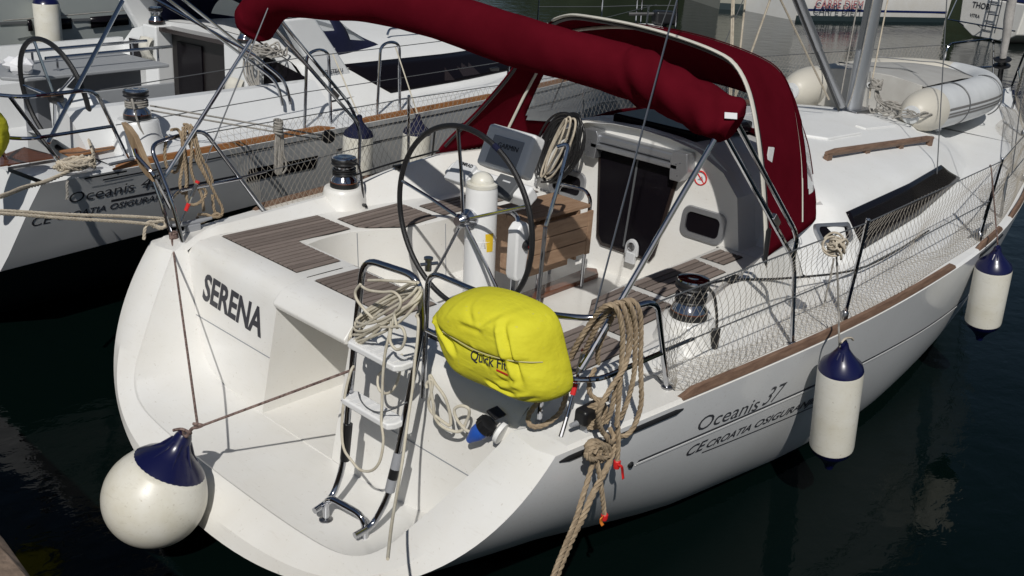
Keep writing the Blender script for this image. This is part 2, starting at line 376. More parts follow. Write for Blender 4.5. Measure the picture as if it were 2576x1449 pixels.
XS = list(np.linspace(.45, 2.6, 16))+list(np.linspace(2.9, 11.2, 34))
TH = list((np.linspace(0, 1, 25)**1.15)*math.pi/2)
mb = MB()
for side in (-1, 1):
    rows = [[hull_pt(x, t, side) for t in TH] for x in XS]; mb.grid(rows, flip=side < 0)
hull = mb.build('hull', 'hull', yacht, sharp=50)

f_yc = nspline([.5, .75, 1.5, 2.1, 2.6, 3.2], [1.43, 1.42, 1.45, 1.42, 1.37, 1.20])
f_zc = lerp([.5, .56, .62, .75, 1.3, 1.6, 1.8, 2.0, 2.15, 2.6, 3.2], [1.085, 1.125, 1.16, 1.215, 1.235, 1.25, 1.28, 1.33, 1.36, 1.43, 1.455])
f_yse = nspline([.5, .75, 1.5, 2.1, 2.75, 3.2], [1.40, 1.375, 1.36, 1.24, 1.13, 1.08])
f_zse = lerp([.5, .56, .62, .75, 1.6, 2.2, 3.3], [1.08, 1.12, 1.155, 1.17, 1.172, 1.195, 1.20])
f_yf = nspline([1.08, 1.2, 1.45, 1.6, 1.75, 1.9, 2.3, 3.3], [.93, .96, .965, .91, .83, .785, .765, .74])
SOLE = .75
def sec(x, side, aft=False):
    ys, zs = f_ys(x), f_zs(x); yc, zc, yse, zse = f_yc(x), f_zc(x), f_yse(x), f_zse(x)
    ycf = yc+.06+.9*max(0, zc-zs-.05)*.5
    zc = max(zc, zs+.012)
    L = [(ys-.004, zs-.004), (ys-.02, zs+.014), (ys-.07, zs+.016), (ycf, zs+.022), (yc+.035, zc), (yc, zc), (yse, zse)]
    if aft: L += [(yse*.6, zse), (0.46 if side > 0 else .19, zse)]
    else:
        yf = f_yf(x); L += [(yf+.03, zse), (yf, zse-.012), (yf-.03, SOLE+.03), (yf-.06, SOLE), (0, SOLE)]
    return [V(x-.8*(f_zs(x)-b)*(.0), side*a, b) for a, b in L]
# transom flange, scoop and swim platform ------------------------------------------------
INN = [(1.435, 1.108), (1.395, 1.02), (1.345, .91), (1.275, .78), (1.205, .66), (1.15, .57), (1.075, .50), (.98, .455), (.85, .428), (.66, .414), (.4, .406), (0, .403)]
xt = lambda z: .45-.8*(1.10-z)
xp = lambda z: .425+.115*(z-.42)/.66
INS = spline([(0, a, b) for a, b in INN], 3)
INS = [(p[1], p[2]) for p in INS]
mb = MB()
for side in (-1, 1):
    m_ = len(INS); outer, mid, mid2, inner, lip, floor_ = [], [], [], [], [], []
    for i, (y, z) in enumerate(INS):
        u = i/(m_-1)
        th = u**1.05*math.pi/2; yo, zo = hull_yz(.45, th)
        o = hull_pt(.45, th, side); q = V(xt(z), side*y, z); d = o-q
        outer.append(o); mid.append(q+d*.62+V(-.030, 0, 0)); mid2.append(q+d*.22+V(-.016, 0, 0)); inner.append(q); lip.append(q+V(.014, 0, -.007))
        floor_.append(V(max(xp(z), q[0]+.02), side*y*.985, z-.004 if z > .5 else z-.006))
    mb.grid([outer, mid, mid2, inner, lip, floor_], flip=side < 0)
for side in (-1, 1):
    top = [hull_pt(.45, 0, side)]; q = V(xt(1.108), side*1.435, 1.108); d = top[0]-q
    top = [top[0], q+d*.62+V(-.030, 0, 0), q+d*.22+V(-.016, 0, 0), q, q+V(.014, 0, -.007), V(xp(1.108), side*1.435*.985, 1.104)]
    S_ = np.array(sec(.53, side, True)[:6]); dd = np.linspace(0, 1, 6); T_ = [S_[i] for i in range(6)]
    mb.grid([top, T_], flip=side > 0)
mb.build('transom', 'gel', yacht, sharp=22)
# transom panels either side of the walkthrough, with the slanted top edge
def panel(y0, side_y, name):
    mb = MB(); zz = [.40, .55, .725, .75, .9, 1.03, 1.075]
    rows = []
    for z in zz:
        ymax = (np.interp(-z, [-b for a, b in INN], [a for a, b in INN]) if z > .45 else 1.08)*side_y
        x = xp(z)
        rows.append([V(x, y0+(ymax-y0)*t, z) for t in np.linspace(0, 1, 8)])
    for x, z in ((.565, 1.125), (.60, 1.150), (.70, 1.168), (.742, 1.170)):
        rows.append([V(x, y0+(f_yse(x)*side_y-y0)*t, z) for t in np.linspace(0, 1, 8)])
    mb.grid(rows, flip=side_y > 0)
    # side wall of the walkthrough
    wall = [[r[0], V(1.08, y0, r[0][2])] for r in rows]
    mb.grid(wall, flip=side_y < 0)
    return mb.build(name, 'gel', yacht, sharp=28, bevel=.012)
panel(.45, 1, 'transom_panel'); panel(-.2, -1, 'transom_panel')
for y0, y1 in ((.452, 1.28), (-1.28, -.202)):
    mb = MB(); mb.box(xp(.74)-.003, xp(.74)+.004, y0, y1, .737, .742); mb.build('panel_seam', 'grey', yacht)
mb = MB(); mb.box(.42, 1.08, -.2, .45, .38, .4035)
mb.add([(1.079, -.2, .4), (1.079, .45, .4), (1.079, .45, 1.09), (1.079, -.2, 1.09)], [(0, 1, 2, 3)])
mb.build('walkthrough_floor', 'gel', yacht)
# hinged bridge seat across the walkthrough
mb = MB(); prof = [(.515, 1.045), (.500, 1.075), (.552, 1.135), (.60, 1.158), (.70, 1.174), (1.075, 1.176), (1.075, 1.10), (.62, 1.09), (.56, 1.04)]
mb.prism([(x, .446, z) for x, z in prof], (0, -.642, 0))
mb.build('bridge_seat', 'gel', yacht, bevel=.01)

# cockpit and side decks -----------------------------------------------------------------
mb = MB()
for side in (-1, 1):
    xs = [.53, .56, .62, .69, .75, .85, .97, 1.08]
    mb.grid([sec(x, side, True)[:7] for x in xs], flip=side > 0)
    mb.grid([sec(x, side, True)[6:] for x in (.742, .85, .97, 1.08)], flip=side > 0)
    # aft face of the footwell
    zz = [f_zse(1.08), f_zse(1.08)-.012, SOLE+.03, SOLE]
    yy = np.linspace(0, 1, 6)
    mb.grid([[V(1.08+(.02 if k else 0), side*.965*t, z) for t in yy] for k, z in enumerate(zz)], flip=side > 0)
    mb.grid([[V(1.08, side*(.45+(.5)*t) if side > 0 else side*(.2+.75*t), f_zse(1.08)) for t in (0, 1)], [V(1.0, side*(.45+.5*t) if side > 0 else side*(.2+.75*t), f_zse(1.08)-.001) for t in (0, 1)]], flip=side < 0)
    xs = [1.08, 1.12, 1.2]+list(np.linspace(1.3, 3.2, 26))
    mb.grid([sec(x, side) for x in xs], flip=side > 0)
cockpit = mb.build('cockpit', 'gel', yacht, sharp=32)
# moulded locker joints: thin grooves in the seat fronts are caulk-coloured seams
for side in (-1, 1):
    for x in (1.5, 2.12):
        yf = f_yf(x)
        mb = MB().obox((x, side*(yf-.016), .965), (.0025, 0, 0), (0, .003, 0), (0, side*.014, .185)); mb.build('locker_seam', 'grey', yacht)

# coachroof --------------------------------------------------------------------------------
def roof(x, side):
    ys, zs = f_ys(x), f_zs(x)
    foot = np.interp(x, [3.2, 3.66, 5.0, 6.3, 7.0, 7.6, 8.05, 8.3], [f_yc(3.2)+.06+.45*(f_zc(3.2)-f_zs(3.2)-.05), 1.47, 1.385, 1.20, 1.0, .72, .40, .18])
    sho = np.interp(x, [3.2, 3.42, 3.66, 5, 6, 6.6, 7.2, 7.7, 8.1, 8.3], [.86, .95, 1.29, 1.215, 1.09, .95, .74, .48, .2, .08])
    zsh = np.interp(x, [3.2, 3.42, 3.66, 5, 6, 6.6, 7.2, 7.7, 8.1, 8.3], [1.60, 1.60, 1.525, 1.51, 1.48, 1.45, 1.40, 1.36, 1.33, 1.31])
    zt = np.interp(x, [3.2, 3.6, 4, 5, 6.5, 7.2, 7.8, 8.3], [1.84, 1.81, 1.775, 1.715, 1.635, 1.55, 1.43, 1.325])
    a = 1-min(1, max(0, (x-3.42)/.2))            # 1 where the sprayhood well is, 0 further forward
    mixp = lambda p, q: (p[0]*a+q[0]*(1-a), p[1]*a+q[1]*(1-a))
    zd = zs+.022
    L = [(ys-.004, zs-.004), (ys-.02, zs+.014), (ys-.07, zs+.016), (foot+.06, zd), (foot, zd+.012),
         mixp((f_yc(3.2)+.035, f_zc(3.2)), (foot-(foot-sho)*.50, zd+(zsh-zd)*.52)), mixp((f_yc(3.2), f_zc(3.2)), (foot-(foot-sho)*.93, zd+(zsh-zd)*.95)),
         mixp((f_yc(3.2)-.01, f_zc(3.2)-.01), (sho-.005, zsh)), mixp((1.08, 1.20), (sho-.03, zsh+.018)), mixp((.90, 1.20), (sho-.07, zsh+(zt-zsh)*.17)), mixp((.83, 1.55), (sho-.18, zsh+(zt-zsh)*.33)), mixp((.70, 1.69), (sho-.32, zsh+(zt-zsh)*.52)),
         (min(sho*.55, sho-.1), zsh+(zt-zsh)*.80), (sho*.28, zsh+(zt-zsh)*.95), (0, zt)]
    return [V(x, side*p, q) for p, q in L]
mb = MB()
for side in (-1, 1):
    xs = [3.2, 3.3, 3.42, 3.47, 3.52, 3.57, 3.62, 3.7, 3.9, 4.1]+list(np.linspace(4.3, 8.3, 28))
    mb.grid([roof(x, side) for x in xs], flip=side > 0)
    # foredeck
    rows = []
    for x in [8.3]+list(np.linspace(8.6, 11.15, 10)):
        ys, zs = f_ys(x), f_zs(x); rows.append([V(x, side*max(ys-.004, .002), zs-.004), V(x, side*max(ys-.02, .002), zs+.014), V(x, side*max(ys-.07, .001), zs+.016), V(x, side*.3*ys, zs+.03), V(x, 0, zs+.035)])
    mb.grid(rows, flip=side > 0)
mb.build('coachroof', 'gel_deck', yacht, sharp=24)
# aft bulkhead
mb = MB()
bk = [(.0, SOLE), (.70, SOLE), (.73, 1.19), (.90, 1.20), (.885, 1.28), (.83, 1.55), (.69, 1.70), (.55, 1.785), (.40, 1.815), (0, 1.84)]
xb = lambda z: 3.19+.085*max(0, (z-1.0))
poly = [V(xb(z), y, z) for y, z in bk]+[V(xb(z), -y, z) for y, z in bk[::-1][1:-1]]
mb.add(poly, [tuple(range(len(poly)))[::-1]])
# roof lip between bulkhead and coachroof start
mb.add([V(xb(z), y, z) for y, z in bk[5:]]+[V(3.3, y*1.0, z+.004) for y, z in bk[5:]], [(i, i+1, 6-1+i+1, 5+i) for i in range(4)])
mb.add([V(xb(z), -y, z) for y, z in bk[5:]]+[V(3.3, -y*1.0, z+.004) for y, z in bk[5:]], [(i, i+1, 6-1+i+1, 5+i)[::-1] for i in range(4)])
mb.build('aft_bulkhead', 'gel', yacht, sharp=30, bevel=.0)

# teak seat pads: each plank its own piece ------------------------------------------------
def pad(rows_, z, mtl='teak', xz=0.):
    """rows_: function y -> list of (x0, x1); planks run fore and aft"""
    p = None
def teak_pad(ya, yb, x0f, x1f, zf, wd=.049, gap=.012, mtl=('teak', 'teak2')):
    p = part('seat_pad', yacht); y0, y1 = min(ya, yb), max(ya, yb); n = max(1, round((y1-y0)/wd)); step = (y1-y0)/n
    mb = MB(); ys_ = np.linspace(y0, y1, n+1)
    A = [V(x0f(y), y, zf(x0f(y))+.003) for y in ys_]; B = [V(x1f(y), y, zf(x1f(y))+.003) for y in ys_]
    mb.grid([A, B]); mb.build('caulking', 'caulk', p)
    for i in range(n):
        a, b = ys_[i]+gap/2, ys_[i+1]-gap/2; mb = MB(); e = .006
        q = [(x0f(a)+e, a), (x1f(a)-e, a), (x1f(b)-e, b), (x0f(b)+e, b)]
        mb.prism([V(x, y, zf(x)+.001) for x, y in q], (0, 0, .009+rnd.uniform(-.0006, .0006)))
        mb.build('teak_slat', mtl[0] if rnd.random() < .62 else mtl[1], p, bevel=.0012, seg=1)
    return p
c_ = lambda v: (lambda y: v)
for s in (1, -1):
    zf = f_zse
    teak_pad(s*.985, s*1.335, c_(.735), lambda y: 1.47+.02*(1.3-abs(y)), zf)        # outer arm of the helm seat
    teak_pad(s*.545, s*.98, c_(.735), lambda y: 1.055+.08*max(0, abs(y)-.9), zf)                # inner arm
    xi = lambda y: 1.53 if abs(y) > 1.0 else 1.55+.35*(1.0-abs(y))*1.6
    teak_pad(s*.80, s*1.04, lambda y: 1.53+1.5*max(0, .97-abs(y)), c_(2.08), zf)
    teak_pad(s*1.045, s*1.20, c_(1.53), lambda y: 2.08-.3*max(0, abs(y)-1.13), zf)
    teak_pad(s*.80, s*1.06, c_(2.14), lambda y: 2.83-.15*(abs(y)-.8), zf)
    teak_pad(s*.80, s*.98, c_(2.89), c_(3.13), zf)
teak_pad(-.30, .375, c_(.735), c_(1.055), lambda x: 1.173)

# ================================================================ FITTINGS OF THE MAIN YACHT
def hull_y(x, z):                     # half breadth of the topsides at a point
    xn = x
    for _ in range(6):
        fade = max(0, 1-(xn-.45)/2.2)**1.6; xn = x+.8*(f_zs(xn)-z)*fade
    lo, hi = 0, math.pi/2
    for _ in range(26):
        m_ = (lo+hi)/2
        if hull_yz(xn, m_)[1] > z: lo = m_
        else: hi = m_
    return hull_yz(xn, lo)[0]
def on_hull(px, py):
    d = _ray(px, py); lo, hi = 1.5, 14.
    t = lo
    while t < 14:
        p = CAM+d*t
        if p[0] > -.2 and p[2] < f_zs(max(.45, min(11, p[0])))+.01 and abs(p[1]) < hull_y(p[0], p[2]): break
        t += .03
    lo, hi = t-.03, t
    for _ in range(20):
        m_ = (lo+hi)/2; p = CAM+d*m_
        if abs(p[1]) < hull_y(p[0], p[2]): hi = m_
        else: lo = m_
    return CAM+d*hi
# --- topside stripe, rub strip, toe rails
def hull_strip(name, m, x0, x1, d0, d1, out, thick, n=60, par=yacht, side=-1):
    mb = MB(); a, b, c, d = [], [], [], []
    for x in np.linspace(x0, x1, n):
        a.append(hull_at(x, d0(x), side, .0005)); b.append(hull_at(x, d0(x), side, out)); c.append(hull_at(x, d1(x), side, out)); d.append(hull_at(x, d1(x), side, .0005))
    mb.grid([a, b, c, d], flip=side > 0); return mb.build(name, m, par, sharp=30)
k1 = lambda v: (lambda x: v)
_sp = [on_hull(*q) for q in ((1622, 1150), (1657, 1136), (1788, 1083), (1918, 1029), (2046, 977), (2162, 912), (2322, 824), (2445, 731))]
_sx = [p[0] for p in _sp]; _sx[0] += .07; _sd = [f_zs(p[0])-p[2] for p in _sp]; _pf = np.polyfit(_sx, _sd, 2); STR = lambda x: float(np.polyval(_pf, min(x, 7.0)))
hull_strip('stripe', 'ink2', _sx[0], 10.2, lambda x: STR(x)-.006, lambda x: STR(x)+.009, .002, 0)
hull_strip('stripe_cove', 'white', _sx[0], 10.2, lambda x: STR(x)+.010, lambda x: STR(x)+.022, .004, 0)
hull_strip('stripe', 'ink2', 1.42, 10.2, k1(.22), k1(.24), .002, 0, 30, yacht, 1)
mb = MB(); pts = []
xs = np.linspace(.50, 1.27, 16); R = [.003]+[.012]*14+[.003]
mb.tube([hull_at(x, .035, -1, .004) for x in xs], R, 8); mb.build('rub_strip', 'black', yacht, label='black rubbing strip on the quarter')
def toe_rail(x0, x1, n, side):
    mb = MB(); rows = []
    for i, x in enumerate(np.linspace(x0, x1, n)):
        e = .35 if i in (0, n-1) else 1
        ys, zs = f_ys(x), f_zs(x); s = side
        rows.append([V(x, s*(ys-.004-.0), zs+.008), V(x, s*(ys-.012), zs+.008+.040*e), V(x, s*(ys-.032), zs+.012+.040*e), V(x, s*(ys-.046), zs+.012)])
    mb.grid(rows, flip=side < 0); mb.add(rows[0], [(0, 1, 2, 3)]); mb.add(rows[-1], [(3, 2, 1, 0)])
    return mb.build('toe_rail', 'rail_teak', yacht, sharp=25)
for s in (-1, 1):
    toe_rail(1.255, 4.22, 40, s); toe_rail(4.72, 5.35, 10, s); toe_rail(5.72, 8.0, 24, s)
mb = MB(); mb.lathe([(.017, -.004), (.017, .008), (.010, .014)], on_hull(1585, 1168), (0, -1, -.2), 14); mb.build('through_hull', 'black', yacht)
for px, py in ((1425, 1373), (1353, 1391), (1300, 1408)):
    p = on_hull(px, py); mb = MB(); mb.lathe([(.032, -.01), (.032, .008), (.02, .014), (.012, .006)], p, (-.1, -1, -.6), 14); mb.build('outlet', 'steel', yacht)
# --- lettering
def hull_text(body, pa, pb, size, m, name, bold=0., shear=0., dz=0):
    a, b = on_hull(*pa), on_hull(*pb); ax = b-a
    def warp(p, h): return V(p[0], -(hull_y(p[0], p[2])+.0015+h), p[2])
    cu = bpy.data.curves.new('t', 'FONT'); cu.body = body; cu.size = size; cu.shear = shear; ob = bpy.data.objects.new('t', cu); C.objects.link(ob)
    bpy.context.view_layer.update(); w0 = ob.dimensions.x; bpy.data.objects.remove(ob)
    return text_mesh(body, size, a, ax, (0, 0, 1), m, yacht, name, bold, shear, sx=np.linalg.norm(ax)/w0, warp=warp)
hull_text('Oceanis', (1746, 1087), (1900, 1031), .128, 'ink2', 'lettering', -.0005, .0)
hull_text('37', (1912, 1022), (1957, 1004), .165, 'ink2', 'lettering', -.001, .25)
hull_text('CROATIA', (1771, 1128), (1882, 1083), .072, 'ink', 'lettering', .0005, .15)
hull_text('OSIGURANJE', (1892, 1078), (2045, 1014), .072, 'ink', 'lettering', .0005, .15)
hull_text('CE', (1718, 1151), (1764, 1131), .10, 'ink', 'lettering', .0005, .15)
a, b = on_hull(1766, 1137), on_hull(2047, 1021)
mb = MB(); rows = [[], []]
for t in np.linspace(0, 1, 14):
    p = a+(b-a)*t
    for k, dz in enumerate((0, -.009)): q = p+V(0, 0, dz); rows[k].append(V(q[0], -(hull_y(q[0], q[2])+.002), q[2]))
mb.grid(rows); mb.build('underline', 'ink', yacht)
pa, pb = onX(498, 752, .462), onX(662, 857, .462)
cu = 0
hl = 'SERENA'
text_mesh(hl, .228, (xp(.86)-.0015, 1.195, .862), (0, -1, -.055), (.174, 0, 1), 'ink', yacht, 'lettering', .0065, 0, sx=.80, space=.98, warp=lambda p, h: V(xp(p[2])-.0012-h, p[1], p[2]))

# --- aft bulkhead: door, frame, bar, brackets, portlights
def on_bulk(y, z, out=0.): return V(xb(z)-out, y, z)
def bulk_poly(name, m, pts, out, d, par, bevel=0):
    mb = MB(); mb.prism([on_bulk(y, z, out) for y, z in pts], (-d, 0, 0)); return mb.build(name, m, par, bevel=bevel, sharp=25)
door = part('companionway_door', yacht)
DO = [(-.215, .965), (.195, .965), (.235, 1.02), (.335, 1.66), (-.335, 1.66), (-.245, 1.02)]
bulk_poly('door_frame', 'smoke_br', [(y*1.09, z-.028 if z < 1.1 else z+.015) for y, z in DO], .001, .012, door)
bulk_poly('door_panel', 'smoke', DO, .014, .006, door)
bulk_poly('door_post', 'dkgrey', [(-.012, .99), (.002, .99), (.002, 1.62), (-.012, 1.62)], .021, .006, door)
mb = MB(); c0 = onX(1592, 624, 3.165)
pts = [V(0, .055*math.cos(a), .07*math.sin(a)) for a in np.linspace(0, math.pi, 9)]+[V(0, -.055, -.05), V(0, .055, -.05)]
mb.prism([c0+p for p in pts], (-.022, 0, 0)); mb.build('lock_plate', 'ltgrey', door, bevel=.004)
mb = MB(); mb.lathe([(.032, 0), (.032, .006), (.02, .012), (.016, .006)], c0+V(-.022, 0, .015), (-1, 0, 0), 14); mb.build('lock_dial', 'steel_dull', door)
mb = MB(); mb.box(c0[0]-.03, c0[0]-.0, c0[1]-.04, c0[1]+.04, c0[2]-.11, c0[2]-.03); mb.build('lock_hasp', 'ltgrey', door, bevel=.004)
bar = part('hatch_bar', yacht)
mb = MB(); mb.box(3.15, 3.29, -.375, .375, 1.64, 1.675); mb.build('bar_lower', 'alu', bar, bevel=.006)
mb = MB(); mb.box(3.17, 3.31, -.375, .375, 1.68, 1.745); mb.build('bar_upper', 'alu', bar, bevel=.02)
for s in (-1, 1):
    mb = MB(); hx = [(.055, .10), (-.055, .10), (-.075, .06), (-.06, -.10), (.02, -.10), (.075, -.02)]
    mb.prism([V(3.15, s*(.385+a), 1.665+b) for a, b in hx], (.10, 0, 0)); br = mb.build('bracket', 'alu', bar, bevel=.006)
    for dy, dz in ((.01, .03), (-.02, .015), (.0, -.06)):
        mb = MB(); mb.lathe([(.006, 0), (.005, .003)], (3.15, s*(.385+dy), 1.665+dz), (-1, 0, 0), 8); mb.build('bolt', 'dkgrey', bar)
def rrect(w_, h, r, n=5):
    out = []
    for cx, cy, a0 in ((w_-r, h-r, 0), (-w_+r, h-r, 90), (-w_+r, -h+r, 180), (w_-r, -h+r, 270)):
        for k in range(n+1): a = math.radians(a0+90*k/n); out.append((cx+r*math.cos(a), cy+r*math.sin(a)))
    return out
for s in (-1, 1):
    pl_ = part('portlight', yacht); yc = s*.60
    o_, i_ = rrect(.172, .108, .06), rrect(.132, .070, .04)
    mb = MB(); mb.grid([[on_bulk(yc+a, 1.305+b, .001) for a, b in o_], [on_bulk(yc+a*.97, 1.305+b*.96, .018) for a, b in o_], [on_bulk(yc+a, 1.305+b, .018) for a, b in i_], [on_bulk(yc+a, 1.305+b, .004) for a, b in i_]], wrap=True, flip=True)
    mb.build('portlight_frame', 'alu', pl_, sharp=30)
    bulk_poly('pane', 'smoke', [(yc+a, 1.305+b) for a, b in i_], .002, .003, pl_)
# no-step sticker (red ring with bar)
cst = onX(1762, 448, 3.235); cst = on_bulk(cst[1], cst[2], .003); st = part('sticker', yacht)
mb = MB(); mb.lathe([(.05, 0), (.05, .001)], cst, (-1, 0, .085), 24); mb.build('sticker_disc', 'white', st)
mb = MB(); ring = [cst+V(-.002, .046*math.cos(a), .046*math.sin(a)) for a in np.linspace(0, 2*math.pi, 25)[:-1]]; mb.tube(ring, .0055, 6, closed=True); mb.obox(cst+V(-.003, 0, 0), (.001, 0, 0), (0, .031, .031), (0, .003, -.003)); mb.build('sticker_ring', 'red', st)
mb = MB(); mb.prism([cst+V(-.0015, .025, -.02), cst+V(-.0015, -.025, -.02), cst+V(-.0015, -.01, .015)], (-.001, 0, 0)); mb.build('sticker_figure', 'grey', st)

# --- coachroof: hatches, handrails, side windows
mb = MB(); mb.box(3.36, 4.12, -.36, .36, 1.79, 1.868); mb.build('sliding_hatch', 'smoke', yacht, bevel=.02)
def roof_z(x, y):
    P = roof(x, 1)[::-1]; return float(np.interp(abs(y), [p[1] for p in P[:9]], [p[2] for p in P[:9]]))
for s in (-1, 1):
    mb = MB(); xs = np.linspace(4.32, 6.38, 16); zh = lambda x: roof_z(4.4, .865)+.05+(roof_z(6.3, .865)-roof_z(4.4, .865)+.01)*(x-4.4)/1.9
    pth = [V(x, s*.865, zh(x)) for x in xs]
    r_ = [.014]+[.027]*14+[.014]; mb.tube(pth, r_, 10); h = mb.build('handrail', 'rail_teak', yacht)
    for x in (4.36, 5.02, 5.68, 6.32):
        mb = MB(); mb.box(x-.035, x+.035, s*.865-.018, s*.865+.018, roof_z(x, .865)-.01, zh(x)-.01); mb.build('handrail_foot', 'rail_teak', h)
    # raised moulding and hatches on the roof
    mb = MB(); pts = [(4.75, .18), (5.55, .24), (5.62, .34), (5.5, .60), (4.85, .62), (4.7, .5)]
    mb.prism([V(x, s*y, roof_z(x, y)-.005) for x, y in pts], (0, 0, .025)); mb.build('roof_moulding', 'gel_deck', yacht, bevel=.012)
    mb = MB(); pts = [(5.75, .42), (6.35, .46), (6.35, .54), (5.75, .52)]
    mb.prism([V(x, s*y, roof_z(x, y)-.005) for x, y in pts], (0, 0, .02)); mb.build('roof_moulding', 'gel_deck', yacht, bevel=.009)
def side_pt(x, t, s=-1, out=0.):      # on the coachroof side between foot (t=0) and shoulder (t=1)
    L = roof(x, s); P = L[4:7]; A = np.array(P); d = np.r_[0, np.cumsum(np.linalg.norm(np.diff(A, axis=0), axis=1))]; q = t*d[-1]
    p = V(*[np.interp(q, d, A[:, k]) for k in range(3)]); n_ = V(0, s*.86, .5); return p+n_*out
for s in (-1, 1):
    mb = MB(); A_ = []
    for v in np.linspace(0, 1, 6):
        A_.append([side_pt((3.80+.10*v)+((5.95+.42*v)-(3.80+.10*v))*t, (.90-.80*v), s, .006) for t in np.linspace(0, 1, 44)])
    mb.grid(A_, flip=s > 0); wd_ = mb.build('side_window', 'smoke', yacht, solid=.01, offset=0)
    # small opening port near the sprayhood
    pl_ = part('portlight', yacht); o_, i_ = rrect(.16, .085, .05), rrect(.12, .052, .035)
    f = lambda a, b, o: side_pt(3.62+a, .55+b*2.2, s, o)
    mb = MB(); mb.grid([[f(a, b, .001) for a, b in o_], [f(a*.97, b*.97, .02) for a, b in o_], [f(a, b, .02) for a, b in i_], [f(a, b, .004) for a, b in i_]], wrap=True, flip=s > 0); mb.build('portlight_frame', 'alu', pl_, sharp=30)
    mb = MB(); mb.add([f(a, b, .006) for a, b in i_], [tuple(range(len(i_)))] if s > 0 else [tuple(range(len(i_)))[::-1]]); mb.build('pane', 'smoke', pl_)

# --- stanchions, lifelines, pushpit, pulpit
ST = [(2.75, .0), (4.91, .0), (6.9, 0), (8.7, 0)]
def stan(x, s):
    y = f_ys(x)-.075; z = f_zs(x)+.015; st = part('stanchion', yacht)
    mb = MB(); mb.lathe([(.022, -.005), (.022, .05), (.016, .06)], (x, s*y, z), (0, 0, 1), 10); mb.build('socket', 'steel_dull', st)
    mb = MB(); mb.tube([(x, s*y, z), (x, s*(y+.02), z+.6)], .0125, 8); mb.sphere((x, s*(y+.02), z+.603), .014, 8, 5); mb.build('post', 'steel', st)
    return V(x, s*(y+.02), z+.59), V(x, s*(y+.01), z+.30)
PUSH = V(.91, 1.79, 1.73)
for s in (-1, 1):
    tops, mids = [V(.93, s*1.785, 1.715)], [V(1.13, s*1.72, 1.40)]
    for x, _ in ST: a, b = stan(x, s); tops.append(a); mids.append(b)
    xe = 9.95; tops.append(V(xe, s*(f_ys(xe)-.05), f_zs(xe)+.62)); mids.append(V(xe, s*(f_ys(xe)-.05), f_zs(xe)+.33))
    if s < 0: TOPS, MIDS = tops, mids
    else: TOPP, MIDP = tops, mids
    mb = MB(); mb.tube(tops, .004, 5); mb.build('lifeline', 'dkgrey', yacht); mb = MB(); mb.tube(mids, .004, 5); mb.build('lifeline', 'dkgrey', yacht)
    mb = MB(); mb.tube([mids[0], mids[0]+(mids[1]-mids[0])*.13], .009, 8); mb.build('turnbuckle', 'steel_dull', yacht)
pp = part('pushpit', yacht)
rail = fillet([(.5, -.81, 1.0), (.5, -.81, 1.655), (.5, -1.15, 1.655), (.53, -1.5, 1.665), (.63, -1.70, 1.685), (.91, -1.79, 1.735), (1.285, -1.672, 1.14)], .09, 6)
mb = MB(); mb.tube(rail, .0135, 12); mb.build('rail', 'steel', pp)
mb = MB(); mb.tube(fillet([(.5, -.81, 1.36), (.5, -1.2, 1.365), (.54, -1.52, 1.38), (.66, -1.70, 1.39), (1.13, -1.72, 1.395)], .09, 6), .0125, 10); mb.build('rail', 'steel', pp)
mb = MB(); mb.tube([(.535, -1.52, 1.66), (.57, -1.485, 1.07)], .0135, 10); mb.build('leg', 'steel', pp)
for p in ((.57, -1.485, 1.092), (1.285, -1.672, 1.145)):
    mb = MB(); mb.lathe([(.03, -.006), (.03, .006), (.02, .012)], p, (0, 0, 1), 14); mb.build('foot', 'steel_dull', pp)
mb = MB(); mb.lathe([(.016, 0), (.016, .05), (.022, .055), (.022, .065)], (.5, -.81, 1.655), (0, 0, 1), 10); mb.tube([(.46, -.80, 1.69), (.54, -.83, 1.69)], .008, 6); mb.build('post_cap', 'steel_dull', pp)
pp = part('pushpit', yacht)
rail = fillet([(.565, 1.483, 1.06), (.53, 1.56, 1.40), (.50, 1.72, 1.70), (.66, 1.76, 1.72), (.91, 1.79, 1.735), (1.285, 1.672, 1.14)], .07, 6)
mb = MB(); mb.tube(rail, .0135, 12); mb.build('rail', 'steel', pp)
mb = MB(); mb.tube([(.555, 1.60, 1.06), (.52, 1.66, 1.35), (.50, 1.80, 1.62)], .0135, 10); mb.build('leg', 'steel', pp)
mb = MB(); mb.tube(fillet([(.53, 1.60, 1.36), (.66, 1.70, 1.39), (1.13, 1.72, 1.395)], .05, 5), .0125, 10); mb.build('rail', 'steel', pp)
for p in ((.565, 1.483, 1.085), (.555, 1.60, 1.095), (1.285, 1.672, 1.145)):
    mb = MB(); mb.lathe([(.03, -.006), (.03, .006), (.02, .012)], p, (0, 0, 1), 14); mb.build('foot', 'steel_dull', pp)
pu = part('pulpit', yacht)
for s in (-1, 1):
    mb = MB(); mb.tube(fillet([(9.95, s*.43, f_zs(9.95)+.02), (9.95, s*.45, 2.0), (10.75, s*.20, 2.06), (10.85, s*.1, 1.46)], .1, 6), .0135, 8); mb.build('rail', 'steel', pu)
    mb = MB(); mb.tube([(9.95, s*.44, 1.70), (10.78, s*.16, 1.72)], .012, 8); mb.build('rail', 'steel', pu)

